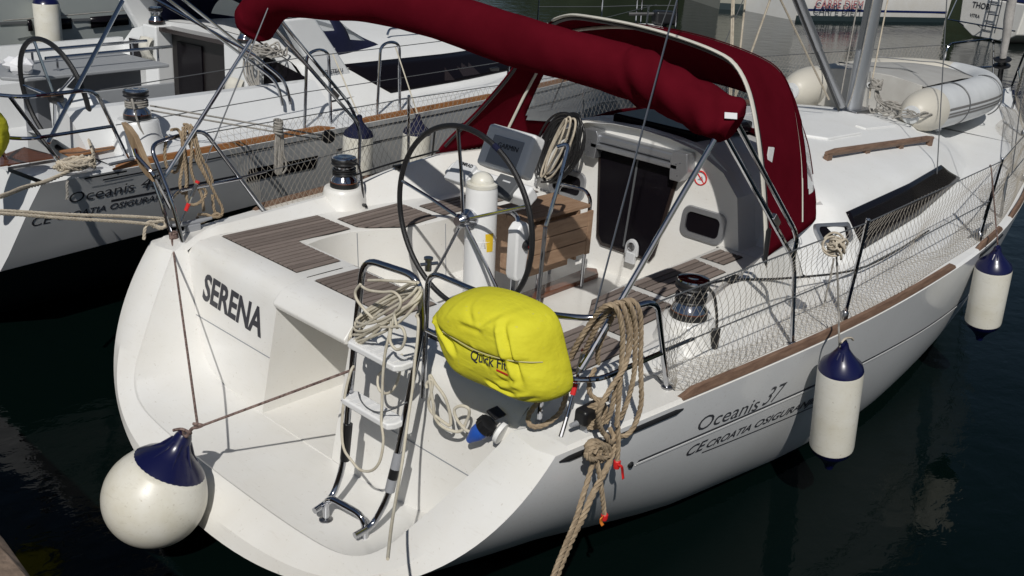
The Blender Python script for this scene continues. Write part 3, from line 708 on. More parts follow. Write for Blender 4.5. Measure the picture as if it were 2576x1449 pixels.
# --- boarding ladder folded up against the transom
ld = part('boarding_ladder', yacht)
mb = MB(); mb.tube(fillet([(.0, -.62, .478), (.115, -.605, .49), (.19, -.59, .62), (.285, -.575, 1.45), (.295, -.60, 1.695), (.335, -.93, 1.70), (.345, -.955, 1.45), (.20, -.925, .63), (.125, -.905, .49), (.02, -.90, .478)], .085, 7), .0165, 12); mb.build('rail', 'steel', ld)
mb = MB(); mb.tube(fillet([(.06, -.63, .40), (.06, -.63, .545), (.09, -.885, .545), (.09, -.89, .40)], .07, 7), .0165, 12); mb.build('base_hoop', 'steel', ld)
for p in ((.06, -.63, .405), (.09, -.89, .405)):
    mb = MB(); mb.lathe([(.034, 0), (.034, .007), (.02, .012)], p, (0, 0, 1), 14); mb.build('foot', 'steel_dull', ld)
for z0, m_ in ((.985, .43), (1.27, .43)):
    f = (z0-.62)/(1.62-.62); x = .19+.11*f; mb = MB()
    ya, yb = -.575, -.955
    mb.prism([V(x-.055, ya-.02, z0), V(x-.055, yb+.03, z0), V(x-.02, yb+.01, z0), V(x+.05, yb+.01, z0), V(x+.05, ya, z0), V(x-.02, ya, z0)], (0, 0, .035)); stp = mb.build('step', 'white', ld, bevel=.01)
    for k in range(6):
        mb = MB(); yy = ya-.05-k*.052; mb.box(x-.045, x+.04, yy-.018, yy+.018, z0+.034, z0+.040); mb.build('tread', 'white', stp, bevel=.003, seg=1)
for (a, b, m_) in (((.202, -.590, .665), (.222, -.588, .86), 'black'), ((.203, -.926, .655), (.216, -.929, .72), 'grey'), ((.216, -.929, .72), (.228, -.931, .77), 'black'), ((.228, -.931, .77), (.245, -.935, .85), 'grey')):
    mb = MB(); mb.tube([a, b], .024, 12); mb.build('grip', m_, ld)

mb = MB(); q = [onZ(*p, .4065) for p in ((991, 1237), (997, 1236), (1004, 1256), (1007, 1276), (1003, 1276), (996, 1256))]; mb.add(q, [tuple(range(6))]); mb.build('rust_stain', 'rust', yacht)
# --- pedestal, wheel, instruments
pd = part('steering_pedestal', yacht)
mb = MB(); mb.lathe([(.13, 0), (.125, .02), (.098, .05), (.096, .60), (.096, .602), (.098, .604), (.096, .606), (.095, .90), (.088, .93)], (1.70, 0, SOLE), (-.035, 0, 1), 32); mb.build('column', 'white', pd, sharp=25)
mb = MB(); mb.lathe([(.092, .0), (.093, .02)]+[(.070*math.cos(a), .025+.062*math.sin(a)) for a in np.linspace(0, 1.55, 9)], (1.668, 0, SOLE+.925), (-.035, 0, 1), 28); mb.build('compass', 'fender', pd)
mb = MB(); ar = np.linspace(-2.55, -1.55, 9)
q0 = [V(1.687+.0985*math.cos(a), .0985*math.sin(a), 1.29) for a in ar]; q1 = [p+V(-.004, 0, .115) for p in q0]; mb.grid([q0, q1]); stk = mb.build('warning_sticker', 'sign_y', pd)
mb = MB()
tri_ = [V(1.687+.0995*math.cos(a), .0995*math.sin(a), z) for a, z in ((-2.38, 1.315), (-2.10, 1.315), (-2.24, 1.368))]; mb.tube(tri_, .0018, 5, closed=True); mb.tube([(tri_[0]+tri_[1])/2+V(0, 0, .010), (tri_[0]+tri_[1])/2+V(0, 0, .035)], .0022, 5); mb.build('warning_triangle', 'black', stk)
wh = part('steering_wheel', yacht)
HUB = V(1.515, 0, 1.49); WR = .555; wax = V(-1, 0, -.035); wax /= np.linalg.norm(wax); wv = np.cross(wax, V(0, 1, 0)); wv /= np.linalg.norm(wv)
if wv[2] < 0: wv = -wv
wp = lambda r, a, dx=0: HUB+r*(math.cos(a)*wv+math.sin(a)*V(0, 1, 0))+wax*dx
mb = MB(); mb.tube([wp(WR, a) for a in np.linspace(0, 2*math.pi, 97)[:-1]], .0165, 10, closed=True); mb.build('rim', 'leather', wh)
mb = MB(); mb.tube([wp(WR, a) for a in np.linspace(-.52, -.44, 5)], .0178, 10); mb.build('king_spoke_mark', 'navy', wh)
for a in (.10, 1.36, 2.62, -2.42, -1.16):
    mb = MB(); mb.tube([wp(.03, a, -.01), wp(WR*.55, a, -.012), wp(WR-.01, a, 0)], .0105, 10); mb.build('spoke', 'steel', wh)
mb = MB(); mb.lathe([(.055, -.085), (.06, -.05), (.035, -.03), (.04, 0), (.045, .02), (.03, .04)], HUB, wax, 20); mb.build('hub', 'steel', wh)
ins = part('instrument_pod', yacht)
# main plotter pod: slanted face towards the helmsman
def slab(c, yw, zh, d, tilt, name, m, par, bevel=.01, yaw=0):
    c = V(*c); n_ = V(-math.cos(tilt), 0, math.sin(tilt)); u = V(0, 1, 0); v_ = V(math.sin(tilt), 0, math.cos(tilt))
    if yaw: r_ = lambda q: V(q[0]*math.cos(yaw)-q[1]*math.sin(yaw), q[0]*math.sin(yaw)+q[1]*math.cos(yaw), q[2]); n_, u, v_ = r_(n_), r_(u), r_(v_)
    mb = MB(); mb.obox(c, u*yw, v_*zh, n_*d); return mb.build(name, m, par, bevel=bevel), n_, u, v_, c
o, n_, u, v_, c = slab((1.99, .085, 1.82), .195, .135, .06, .42, 'plotter_case', 'white', ins, .025)
mb = MB(); mb.obox(c+n_*.0615-v_*.02-u*.01, u*.125, v_*.09, n_*.004); mb.build('plotter_cover', 'grey', ins, bevel=.006)
text_mesh('GARMIN', .045, c+n_*.067-v_*.0+u*.06, -u, v_, 'black', ins, 'lettering', .0)
o, n2, u2, v2, c2 = slab((1.86, .12, 1.625), .345, .055, .05, .95, 'pod_shelf', 'white', ins, .02)
for yy, m_, t_ in ((.33, 'white', 'SIMRAD'), (-.05, 'dkgrey', '')):
    o, n3, u3, v3, c3 = slab((1.815, yy, 1.655), .085, .075, .02, .85, 'display', m_ if m_ != 'white' else 'ltgrey', ins, .008)
    if t_: text_mesh(t_, .032, c3+n3*.0205+v3*.045+u3*.04, -u3, v3, 'black', ins, 'lettering', .001)
    else:
        mb = MB(); mb.obox(c3+n3*.021+v3*.03, u3*.03, v3*.005, n3*.001); mb.build('display_mark', 'ltgrey', ins)
gp = part('binnacle_guard', yacht)
mb = MB(); mb.tube(fillet([(2.09, -.20, 1.90), (2.12, -.26, 1.93), (2.05, -.28, 1.75), (1.95, -.28, 1.45)], .05, 5), .0135, 10); mb.build('tube', 'steel', gp)
mb = MB(); mb.tube(fillet([(1.80, .06, 1.47), (1.78, -.14, 1.54), (1.74, -.245, 1.53), (1.71, -.255, 1.40), (1.73, -.25, SOLE)], .05, 6), .015, 10); mb.build('tube', 'steel', gp)
mb = MB(); mb.tube([(1.92, -.30, 1.45), (1.93, -.28, SOLE)], .0135, 10); mb.build('tube', 'steel', gp)
mb = MB(); mb.tube([(1.69, .0, .93), (1.725, -.25, .93)], .011, 8); mb.build('tube', 'steel', gp)
ec = part('engine_control', yacht)
pr = [(-.055, .46), (-.02, .50), (.03, .50), (.068, .47), (.075, .40), (.045, .17), (.02, .14), (-.03, .14), (-.05, .18)]
mb = MB(); mb.prism([V(1.73+a, -.215, 1.01+b) for a, b in pr], (0, -.085, 0)); mb.build('housing', 'white', ec, bevel=.018, seg=3)
mb = MB(); mb.lathe([(.03, 0), (.03, .02), (.02, .028)], (1.752, -.30, 1.375), (0, -1, 0), 16); mb.tube([(1.752, -.318, 1.375), (1.765, -.325, 1.44), (1.775, -.325, 1.50)], [.013, .011, .014], 8); mb.build('lever', 'black', ec)
mb = MB(); mb.lathe([(.009, 0), (.008, .004)], (1.752, -.328, 1.372), (0, -1, 0), 10); mb.build('button', 'red', ec)

# --- cockpit table with hanging leaf
tb = part('cockpit_table', yacht)
def boards(name, m, o, du, dv, dn, n):       # a panel of n separate boards
    for i in range(n):
        mb = MB(); a = o+dv*(i/n+.006/np.linalg.norm(dv)*.5); h = dv*(1/n)-dv/np.linalg.norm(dv)*.005
        mb.prism([a, a+du, a+du+h, a+h], dn); mb.build(name, m, tb, bevel=.002, seg=1)
TX0, TX1 = 2.09, 2.74
boards('board', 'table', V(TX0, .0, 1.355), V(TX1-TX0, 0, 0), V(0, .34, 0), V(0, 0, .022), 4)
LX0, LX1 = TX0-.01, TX1-.015; lo = V(LX0+.05, -.022, 1.045); 
boards('board', 'table', lo, V(LX1-LX0-.10, 0, 0), V(0, 0, .30), V(0, -.018, 0), 3)
for xx in (LX0, LX1-.048):
    mb = MB(); mb.box(xx, xx+.048, -.041, -.021, 1.04, 1.348); mb.build('end_board', 'table', tb, bevel=.002, seg=1)
boards('board', 'table', V(LX0, .345, 1.045), V(LX1-LX0, 0, 0), V(0, 0, .30), V(0, .018, 0), 3)
mb = MB(); mb.box(TX0+.02, TX0+.04, .005, .335, 1.0, 1.35); mb.build('end_panel', 'table', tb)
mb = MB(); mb.box(TX1-.12, TX1-.10, .005, .335, 1.0, 1.35); mb.build('end_panel', 'table', tb)
mb = MB(); mb.box(TX0+.04, TX1-.12, .06, .28, .95, 1.02); mb.build('drawer', 'table', tb, bevel=.004)
mb = MB(); mb.tube(fillet([(2.78, .045, SOLE), (2.775, .035, 1.40), (2.79, .10, 1.445), (2.80, .33, 1.43), (2.80, .355, 1.35), (2.80, .36, SOLE)], .06, 6), .0135, 10); mb.build('handle_frame', 'steel', tb)
for p in ((2.14, .06), (2.14, .30), (2.45, .17)):
    mb = MB(); mb.tube([(p[0], p[1], SOLE), (p[0], p[1], 1.02)], .0135, 10); mb.build('leg', 'steel', tb)
mb = MB(); mb.prism([(2.20, .10, SOLE), (2.24, .06, SOLE), (3.02, .08, SOLE), (3.10, .16, SOLE), (3.06, .22, SOLE), (2.24, .17, SOLE)], (0, 0, .035)); mb.build('foot_rest', 'varnish', yacht, bevel=.008)

# --- winches on their plinths
def winch(x, y, z, r, name='winch', par=yacht, line=None, drum='steel'):
    p = part(name, par)
    mb = MB(); mb.lathe([(r, 0), (r*1.0, r*.30), (r*.98, r*.36)], (x, y, z), (0, 0, 1), 28); mb.build('winch_base', 'black', p)
    mb = MB(); mb.lathe([(r*.99, r*.36), (r*.99, r*.42)], (x, y, z), (0, 0, 1), 28); mb.build('winch_ring', 'varnish', p)
    mb = MB(); mb.lathe([(r*.98, r*.42), (r*.90, r*.62), (r*.72, r*.82), (r*.66, r*1.1), (r*.70, r*1.5), (r*.86, r*1.62)], (x, y, z), (0, 0, 1), 28); mb.build('winch_drum', drum, p)
    mb = MB(); mb.lathe([(r*.86, r*1.62), (r*.93, r*1.70), (r*.86, r*1.78), (r*.90, r*1.84), (r*.92, r*2.0), (r*.84, r*2.1)], (x, y, z), (0, 0, 1), 28); mb.build('winch_jaw', 'black', p)
    mb = MB(); mb.lathe([(r*.86, r*2.08), (r*.84, r*2.15), (r*.60, r*2.2), (r*.3, r*2.2), (r*.12, r*2.17)], (x, y, z), (0, 0, 1), 28); mb.build('winch_cap', 'steel', p)
    if line:
        mb = MB(); h = spline([V(x+(r*.72+.006)*math.cos(a), y+(r*.72+.006)*math.sin(a), z+r*.85+r*.5*a/(6*math.pi)) for a in np.linspace(0, 6*math.pi, 60)], 1); mb.tube(h, .0075, 6); mb.build('turns', line, p)
    return p
for s in (-1, 1):
    mb = MB(); mb.lathe([(.19, 0), (.165, .04), (.145, .13), (.138, .155), (.128, .162)], (1.775, s*1.44, 1.145), (0, 0, 1), 32); mb.build('winch_plinth', 'gel', yacht, sharp=40)
    winch(1.775, s*1.44, 1.306, .098, line='black', drum='steel')
    mb = MB(); mb.box(2.22, 2.27, s*1.40-.02, s*1.40+.02, 1.37, 1.39); mb.box(2.19, 2.30, s*1.40-.014, s*1.40+.014, 1.39, 1.405); mb.build('jammer', 'black', yacht, bevel=.004)

# --- sprayhood
H = []
half = [[(1.40, 1.44), (1.38, 1.57), (1.30, 1.89), (1.22, 2.14), (1.13, 2.35), (1.02, 2.48), (.88, 2.535), (.6, 2.58), (.3, 2.605), (0, 2.61)],
        [(1.31, 1.455), (1.29, 1.57), (1.23, 1.86), (1.16, 2.08), (1.08, 2.27), (.98, 2.39), (.84, 2.45), (.57, 2.50), (.3, 2.525), (0, 2.53)],
        [(1.20, 1.46), (1.17, 1.56), (1.10, 1.76), (1.04, 1.90), (.96, 2.02), (.87, 2.10), (.75, 2.15), (.52, 2.19), (.27, 2.21), (0, 2.215)],
        [(1.06, 1.57), (1.04, 1.60), (1.0, 1.62), (.95, 1.645), (.88, 1.665), (.80, 1.685), (.69, 1.705), (.48, 1.735), (.24, 1.752), (0, 1.76)]]
hx = [[2.6]*10, [3.2]*10, [3.62]*10, [3.78, 3.82, 3.86, 3.92, 3.98, 4.04, 4.1, 4.16, 4.2, 4.21]]
def hoop(k):
    L = [V(x, -y, z) for x, (y, z) in zip(hx[k], half[k])]; Rr = [V(p[0], -p[1], p[2]) for p in L[:-1]][::-1]; P = spline(L+Rr, 6)
    A = np.array(P); d = np.r_[0, np.cumsum(np.linalg.norm(np.diff(A, axis=0), axis=1))]; t = np.linspace(0, d[-1], 97)
    return np.stack([np.interp(t, d, A[:, i]) for i in range(3)], 1)
HP = [hoop(k) for k in range(4)]
_pe = spline([(2.60, 1.40, 1.44), (2.68, 1.35, 1.56), (2.85, 1.23, 1.78), (2.98, 1.05, 2.08), (2.96, .86, 2.33), (2.85, .60, 2.49), (2.70, .30, 2.585), (2.60, 0, 2.61)], 8)
_pa = np.array(_pe[::-1]); _pd = np.r_[0, np.cumsum(np.linalg.norm(np.diff(_pa, axis=0), axis=1))]
HP[0][48:] = np.stack([np.interp(np.linspace(0, _pd[-1], 49), _pd, _pa[:, i]) for i in range(3)], 1)
_k = np.linspace(0, 1, 49)[:, None]; HP[1][48:] = HP[1][48:]+np.sin(math.pi*_k)*V(.12, -.10, -.03)
NU = 18
G = []
for b in range(3):
    for i in range(NU):
        t = i/NU; ks = [HP[max(b-1, 0)], HP[b], HP[b+1], HP[min(b+2, 3)]]
        if b == 1: p = .5*(2*ks[1]+(ks[2]-ks[0])*t+(2*ks[0]-5*ks[1]+4*ks[2]-ks[3])*t*t+(ks[3]-ks[0]+3*(ks[1]-ks[2]))*t**3)
        else: p = ks[1]*(1-t)+ks[2]*t
        G.append(p)
G.append(HP[3]); G = np.array(G)
NR, NC = G.shape[0]-1, 96
def inwin(i, j):
    f, u = (i+.5)/NU, (j+.5)/NC            # f: 0 aft hoop .. 3 front base ; u: 0 starboard foot .. 1 port foot
    def rr(f0, f1, u0, u1, r):
        a, b = (f-f0)/(f1-f0), (u-u0)/(u1-u0)
        if not (0 < a < 1 and 0 < b < 1): return False
        da, db = min(a, 1-a)*(f1-f0)*.42, min(b, 1-b)*(u1-u0)*5.2
        return not (da < r and db < r and (r-da)**2+(r-db)**2 > r*r)
    return 1 if rr(2.10, 2.84, .255, .49, .08) else 2 if rr(2.10, 2.84, .51, .735, .08) else 3 if rr(1.25, 2.86, .745, .945, .09) else 4 if rr(1.3, 2.62, .05, .175, .09) else 0
sh = part('sprayhood', yacht)
vs_ = [tuple(p) for r in G for p in r]; cf = []; wf = {}
for i in range(NR):
    for j in range(NC):
        q = (i*(NC+1)+j, i*(NC+1)+j+1, (i+1)*(NC+1)+j+1, (i+1)*(NC+1)+j); k = inwin(i, j)
        (wf.setdefault(k, []) if k else cf).append(q)
def sub(name, m, faces, par, solid):
    ids = sorted({i for f in faces for i in f}); mp = {a: b for b, a in enumerate(ids)}
    mb = MB(); mb.add([vs_[i] for i in ids], [tuple(mp[i] for i in f) for f in faces]); return mb.build(name, m, par, sharp=60, solid=solid)
sub('canopy', 'wine', cf, sh, .006)
for k in wf: sub('window', 'clear', wf[k], sh, .0)
mb = MB(); mb.tube([p+V(-.004, 0, 0) for p in HP[0][:62]], .017, 8, sq=.55); mb.build('piping', 'canvas_wh', sh)
mb = MB(); mb.tube([p*1.0+V(.02, 0, -.02) for p in HP[0][2:-2]], .012, 8); mb.build('hoop', 'black', sh)
mb = MB(); mb.tube([p+V(0, 0, -.02) for p in HP[1][2:-2]], .012, 8); mb.build('hoop', 'canvas_wh', sh)
for src in (HP[1], G[int(NU*1.9)]):
    mb = MB(); mb.tube([V(*p)+V(0, 0, .0045)+(V(*p)-V(p[0], 0, 1.7))*.004 for p in src[8:-8]], .004, 5); mb.build('seam', 'seam', sh)
for s in (-1, 1):
    mb = MB(); mb.tube([(2.585, s*1.40, 1.62), (2.58, s*1.41, 1.44), (2.56, s*1.45, 1.22)], .016, 6, sq=.4); mb.build('strap', 'black', sh)
lb = onY(1929, 395, -1.21); mb = MB(); mb.obox((2.715, -1.262, 1.99), (.03, 0, -.005), (0, .0, 0.055), (0, .004, .001)); mb.build('maker_label', 'white', sh)

# --- bimini: rolled canopy on its frame
bi = part('bimini', yacht)
cl = spline([(1.31, 1.80, 2.36), (1.30, 1.72, 2.44), (1.30, 1.44, 2.60), (1.29, .76, 2.66), (1.28, .1, 2.665), (1.29, -.5, 2.62), (1.29, -.84, 2.60), (1.38, -1.11, 2.555), (1.39, -1.35, 2.525), (1.39, -1.63, 2.455), (1.40, -1.75, 2.40)], 18)
rows = []; NB = len(cl); P_, T_, U_, W_ = frames(cl)
rr_ = np.interp(np.linspace(0, 1, NB), [0, .02, .06, .12, .3, .5, .7, .82, .9, .97, 1], [.085, .128, .14, .128, .118, .116, .113, .108, .102, .088, .058])
ph = [rnd.uniform(0, 6.28) for _ in range(12)]
for i in range(NB):
    row = []; s = i/NB*3.9
    wob = 1+ (2.2 if i/NB > .72 else 1.2 if i/NB < .1 else .55)
    for k in range(30):
        a = 2*math.pi*k/30
        f = 1+wob*(.022*math.sin(3*a+ph[0]+2.1*s)+.02*math.sin(7*s+2*a+ph[1])+.026*math.sin(13*s-3*a+ph[2])*max(0, math.sin(2.3*s+ph[3]))+.018*math.sin(26*s+4*a+ph[4])*(1 if i/NB > .72 else .3)+.03*math.sin(5*s+a+ph[5]))
        r = rr_[i]*f
        up = V(0, 0, 1)-T_[i]*T_[i][2]; up /= np.linalg.norm(up); sd = np.cross(T_[i], up)
        row.append(P_[i]+r*(math.cos(a)*sd*.92+math.sin(a)*up*1.06))
    rows.append(row)
mb = MB(); mb.grid(rows, wrap=True, flip=False); mb.add(rows[0], [tuple(range(30))]); mb.add(rows[-1], [tuple(range(30))[::-1]]); mb.build('canopy', 'wine', bi, sharp=80)
mb = MB(); mb.tube([V(*rows[i][11])*1.0+V(-.001, 0, .001) for i in range(8, int(NB*.93))], .0035, 5); mb.build('seam', 'seam', bi)
for s in (-1, 1):
    mb = MB(); mb.tube(fillet([(2.215, s*1.83, 1.15), (2.185, s*1.775, 1.62), (1.35, s*1.70, 2.42)], .1, 5), .0125, 10); mb.build('frame_tube', 'steel', bi)
    mb = MB(); mb.tube(fillet([(2.16, s*1.775, 1.64), (2.11, s*1.80, 1.78), (1.42, s*1.72, 2.46)], .08, 5), .0125, 10); mb.build('frame_tube', 'steel', bi)
    mb = MB(); mb.tube([(1.93, s*1.755, 1.87), (1.40, s*1.70, 2.38)], .0115, 8); mb.build('frame_tube', 'steel', bi)
    mb = MB(); mb.obox((1.93, s*1.755, 1.885), (.03, 0, -.028), (0, .012, 0), (.012, 0, .013)); mb.build('clamp', 'steel_dull', bi, bevel=.003)
    mb = MB(); mb.tube([(.555, s*1.695, 1.48), (.60, s*1.697, 1.53), (1.29, s*1.728, 2.36)], [.016, .014, .0125], 10); mb.build('strut', 'steel', bi)
    mb = MB(); mb.lathe([(.03, -.006), (.028, .012), (.018, .02)], (2.215, s*1.83, 1.155), (0, 0, 1), 12); mb.build('foot', 'steel_dull', bi)
e0 = cl[-9]; mb = MB(); nn_ = V(-.62, -.55, .55); nn_ /= np.linalg.norm(nn_); uu = np.cross(V(0, 0, 1), nn_); uu /= np.linalg.norm(uu)
mb.obox(e0+nn_*.083, uu*.027, np.cross(nn_, uu)*.014, nn_*.002); mb.build('maker_label', 'ltgrey', bi)

bp0 = V(2.93, -(f_yc(2.93)+.06), f_zc(2.93)-.075); text_mesh('BENETEAU', .062, bp0, (1, .10, .015), (0, .45, .9), 'grey', yacht, 'lettering', .0005, 0)
# --- mast, vang, boom, rigging
ms = part('mast', yacht)
mb = MB(); rows = []
for z in (1.62, 1.70, 5, 9, 15.2):
    rows.append([V(6.62+.115*math.cos(a)*(1+.0*(a)), .066*math.sin(a), z) for a in np.linspace(0, 2*math.pi, 25)[:-1]])
mb.grid(rows, wrap=True); mb.add(rows[-1], [tuple(range(24))]); mb.build('mast_tube', 'mast', ms, sharp=70)
mb = MB(); mb.box(6.44, 6.80, -.12, .12, 1.60, 1.65); mb.build('mast_step', 'steel_dull', ms, bevel=.01)
mb = MB(); mb.box(6.494, 6.506, -.02, .02, 2.2, 14.5); mb.build('sail_track', 'dkgrey', ms)
for dy in (-.03, .05):
    mb = MB(); mb.tube(spline([(6.42, dy, 1.68), (6.47, dy*1.6, 2.2), (6.48, dy*1.8, 5), (6.5, dy, 14)], 4), .0065, 6); mb.build('halyard', 'rope_gr', ms)
mb = MB(); mb.tube(spline([(6.70, -.10, 1.75), (6.69, -.09, 3.2), (6.66, -.07, 14)], 6), .007, 6); mb.build('halyard', 'rope_lt', ms)
bo = part('boom', yacht)
mb = MB(); mb.tube([(6.48, 0, 3.35), (1.9, 0, 3.45)], .075, 16); mb.build('boom_tube', 'mast', bo)
mb = MB(); mb.tube([(6.36, 0, 1.70), (5.66, 0, 2.26)], .036, 12); mb.tube([(5.66, 0, 2.26), (4.35, 0, 3.36)], .045, 12); mb.build('vang', 'alu', bo)
mb = MB(); mb.tube([(6.30, -.01, 1.66), (4.28, -.01, 3.36)], .012, 6); mb.build('vang_line', 'black', bo)
for k, (a_, b_) in enumerate((((1842, 0), (1839, 110)), ((1846, 0), (1843, 110)), ((1875, 0), (1863, 115)), ((1937, 0), (1892, 126)))):
    p, q = onX(*a_, 4.7), onX(*b_, 4.7); d = (q-p)/(q[2]-p[2]); mb = MB(); mb.tube([p+d*(3.33-p[2]), p+d*(1.74-p[2])], .0085, 6); mb.build('reefing_line', 'rope_lt', bo)
p, q = onY(1964, 0, -.08), onY(2085, 250, -.08); mb = MB(); mb.tube([q, q+(p-q)*1.9], .0085, 6); mb.build('reefing_line', 'rope_lt', bo)
MH = V(6.62, 0, 15.0)
for s in (-1, 1):
    for nm, foot, top, r in (('shroud', V(6.30, s*1.36, 1.23), V(6.55, s*.95, 6.3), .005), ('shroud', V(6.30, s*1.36, 1.23), V(6.62, s*.05, 10.6), .0045)):
        pass
    cp = V(5.62, s*1.77, 1.215)
    mb = MB(); mb.tube([cp+V(0, 0, .35), V(6.45, s*.95, 6.3), MH], .0048, 6); mb.build('shroud', 'dkgrey', yacht)
    mb = MB(); mb.tube([cp, cp+V(.06, -s*.05, .36)], .012, 8); mb.build('turnbuckle', 'steel_dull', yacht)
    cp2 = side_pt(5.75, .72, s, .01)
    mb = MB(); mb.tube([cp2, V(6.5, s*.07, 6.3)], .0048, 6); mb.build('shroud', 'dkgrey', yacht)
    bs = V(.565, s*1.618, 1.10)
    dsp = MH-bs; mb = MB(); mb.tube([bs+dsp*.035, MH], .0045, 6); mb.build('backstay', 'steel_dull', yacht)
    tk = part('backstay_tensioner', yacht)
    mb = MB(); mb.tube([bs+V(0, 0, .02), bs+dsp*.007], [.011, .008], 8); mb.build('fork', 'steel_dull', tk)
    mb = MB(); mb.tube([bs+dsp*.007, bs+dsp*.02], .007, 8); mb.build('screw', 'steel', tk)
    mb = MB(); mb.tube([bs+dsp*.0135, bs+dsp*.0168], .0125, 10); mb.build('tape', 'red', tk)
    mb = MB(); mb.tube([bs+dsp*.02, bs+dsp*.0255], .013, 10); mb.build('barrel', 'steel_dull', tk)
    mb = MB(); mb.tube([bs+dsp*.026, bs+dsp*.027], .0135, 10); mb.build('tape', 'red', tk)
    mb = MB(); mb.lathe([(.03, -.004), (.03, .008), (.015, .012)], bs, (0, 0, 1), 12); mb.build('chainplate', 'steel_dull', tk)
fs = part('furled_headsail', yacht)
f0, f1 = V(10.70, 0, 1.55), V(6.75, 0, 14.9)
f0b = f0+(f1-f0)*.012
mb = MB(); rows = []; P2 = [f0b+(f1-f0b)*t for t in np.linspace(.012, .9, 160)]; Pf, Tf, Uf, Wf = frames(P2)
for i in range(160):
    rows.append([Pf[i]+(.055*(1+.05*math.sin(3*i+2*a)+.06*math.sin(1.1*i+a)))*(math.cos(a)*Uf[i]+math.sin(a)*Wf[i])*(1-.3*max(0, 1-i/6)) for a in np.linspace(0, 2*math.pi, 13)[:-1]])
mb.grid(rows, wrap=True); mb.add(rows[0], [tuple(range(12))[::-1]]); mb.build('sail', 'sail', fs, sharp=70)
mb = MB(); mb.lathe([(.03, -.22), (.03, -.02), (.10, 0), (.10, .01), (.05, .02), (.05, .07), (.10, .08), (.10, .09), (.03, .1)], f0b+(f1-f0)*.004, (f1-f0), 20); mb.build('drum', 'black', fs)

# ================================================================ THINGS ON AND AROUND THE MAIN YACHT
# --- fenders
def fender(p, L, r, label, group, tilt=(0, 0, -1), top_r=.03, blue='blue'):
    t = thing('fender', label, 'fender', p, group); d = V(*tilt); d = d/np.linalg.norm(d); p = V(*p)   # p: the upper eye
    e = .16
    mb = MB(); mb.lathe([(.022, .0), (.030, .03), (.045, .055), (r*.62, .095), (r*.9, .128), (r*.985, e)], p, d, 32); a_ = mb.build('end_cap', blue, t, sharp=60)
    mb = MB(); mb.lathe([(r*.985, e), (r, e+.015), (r*1.0, e+L*.5), (r, e+L-.015), (r*.985, e+L)], p, d, 32, caps=False); mb.build('body', 'fender', t, sharp=60)
    q = p+d*(2*e+L)
    mb = MB(); mb.lathe([(.022, .0), (.030, .03), (.045, .055), (r*.62, .095), (r*.9, .128), (r*.985, e)], q, -d, 32); mb.build('end_cap', blue, t, sharp=60)
    u = np.cross(d, V(1, 0, 0)); u /= np.linalg.norm(u)
    mb = MB(); mb.tube([p+d*.012+.024*(math.cos(a)*d*-1+math.sin(a)*V(1, 0, 0)) for a in np.linspace(0, 2*math.pi, 15)[:-1]], .010, 6, closed=True); mb.build('eye', blue, t)
    for k in range(-2, 3):
        w_ = math.cos(k*.5)*-V(.55, .83, 0)+math.sin(k*.5)*V(.83, -.55, 0)
        mb = MB(); mb.tube([p+d*.05+w_*.034, p+d*.085+w_*r*.52], [.006, .003], 5); mb.build('rib', blue, t)
    return t
f1 = onY(2113, 868, -2.07); f2 = onY(2510, 622, -2.03)
fender(f1+V(.05, 0, -.005), .51, .120, 'white fender with navy ends hanging beside the hull lettering', 'white cylinder fenders with navy ends on the near yacht', (.19, .0, -1))
fender(f2, .44, .124, 'white fender with navy ends hanging nearest the bow, at the right edge', 'white cylinder fenders with navy ends on the near yacht', (.19, .0, -1))
def line(name, pts, r, m, label, cat='line', group=None, strands=False, sp=6):
    mb = MB(); rope(mb, spline(pts, sp) if sp else pts, r, strands); return tag(mb.build(name, m, sharp=60), label, cat, group)
def onpl(pts, fn): return [fn(*p) for p in pts]
k1_ = MIDS[1]+V(.02, -.03, .0)
hang1 = onY(2103, 620, -1.93)
line('fender_line', [f1+V(0, 0, -.01), f1+V(-.01, .02, .09), onY(2110, 800, -1.96), onY(2107, 700, -1.95), hang1], .0055, 'rope_gr', 'grey line holding the fender beside the hull lettering', 'line')
line('fender_line_end', onpl([(2116, 862), (2126, 852), (2140, 850), (2146, 855)], lambda a, b: onY(a, b, -2.09)), .006, 'rope_lt', 'short loose tail of the knot on the fender by the lettering', 'line')
line('fender_line', [f2, f2+V(-.01, .02, .08), onY(2505, 560, -1.95), onY(2494, 430, -1.88), onY(2490, 418, -1.86)], .0055, 'rope_rd', 'red flecked line holding the fender nearest the bow', 'line')
mb = MB()
for k in range(13):
    a0 = rnd.uniform(0, 6.28); c = hang1+V(rnd.uniform(-.015, .015), rnd.uniform(-.015, .015), rnd.uniform(-.02, .02)); ax = V(rnd.uniform(-1, 1), rnd.uniform(-1, 1), rnd.uniform(-1, 1)); ax /= np.linalg.norm(ax)
    u = np.cross(ax, V(.3, .2, .9)); u /= np.linalg.norm(u); w_ = np.cross(ax, u); R_ = rnd.uniform(.03, .055)
    rope(mb, [c+R_*(math.cos(a)*u+math.sin(a)*w_)+ax*.006*math.sin(3*a) for a in np.linspace(0, 5.9, 26)], .006, False, n=6)
tag(mb.build('rope_ball', 'rope_lt', sharp=60), 'cream rope wound into a ball on the netted lifeline', 'rope')
line('tail_line', onpl([(2098, 650), (2088, 700), (2078, 745), (2066, 800), (2060, 815)], lambda a, b: onY(a, b, -1.70)), .006, 'rope_gr', 'grey rope tail dangling inside the net below the rope ball', 'line')

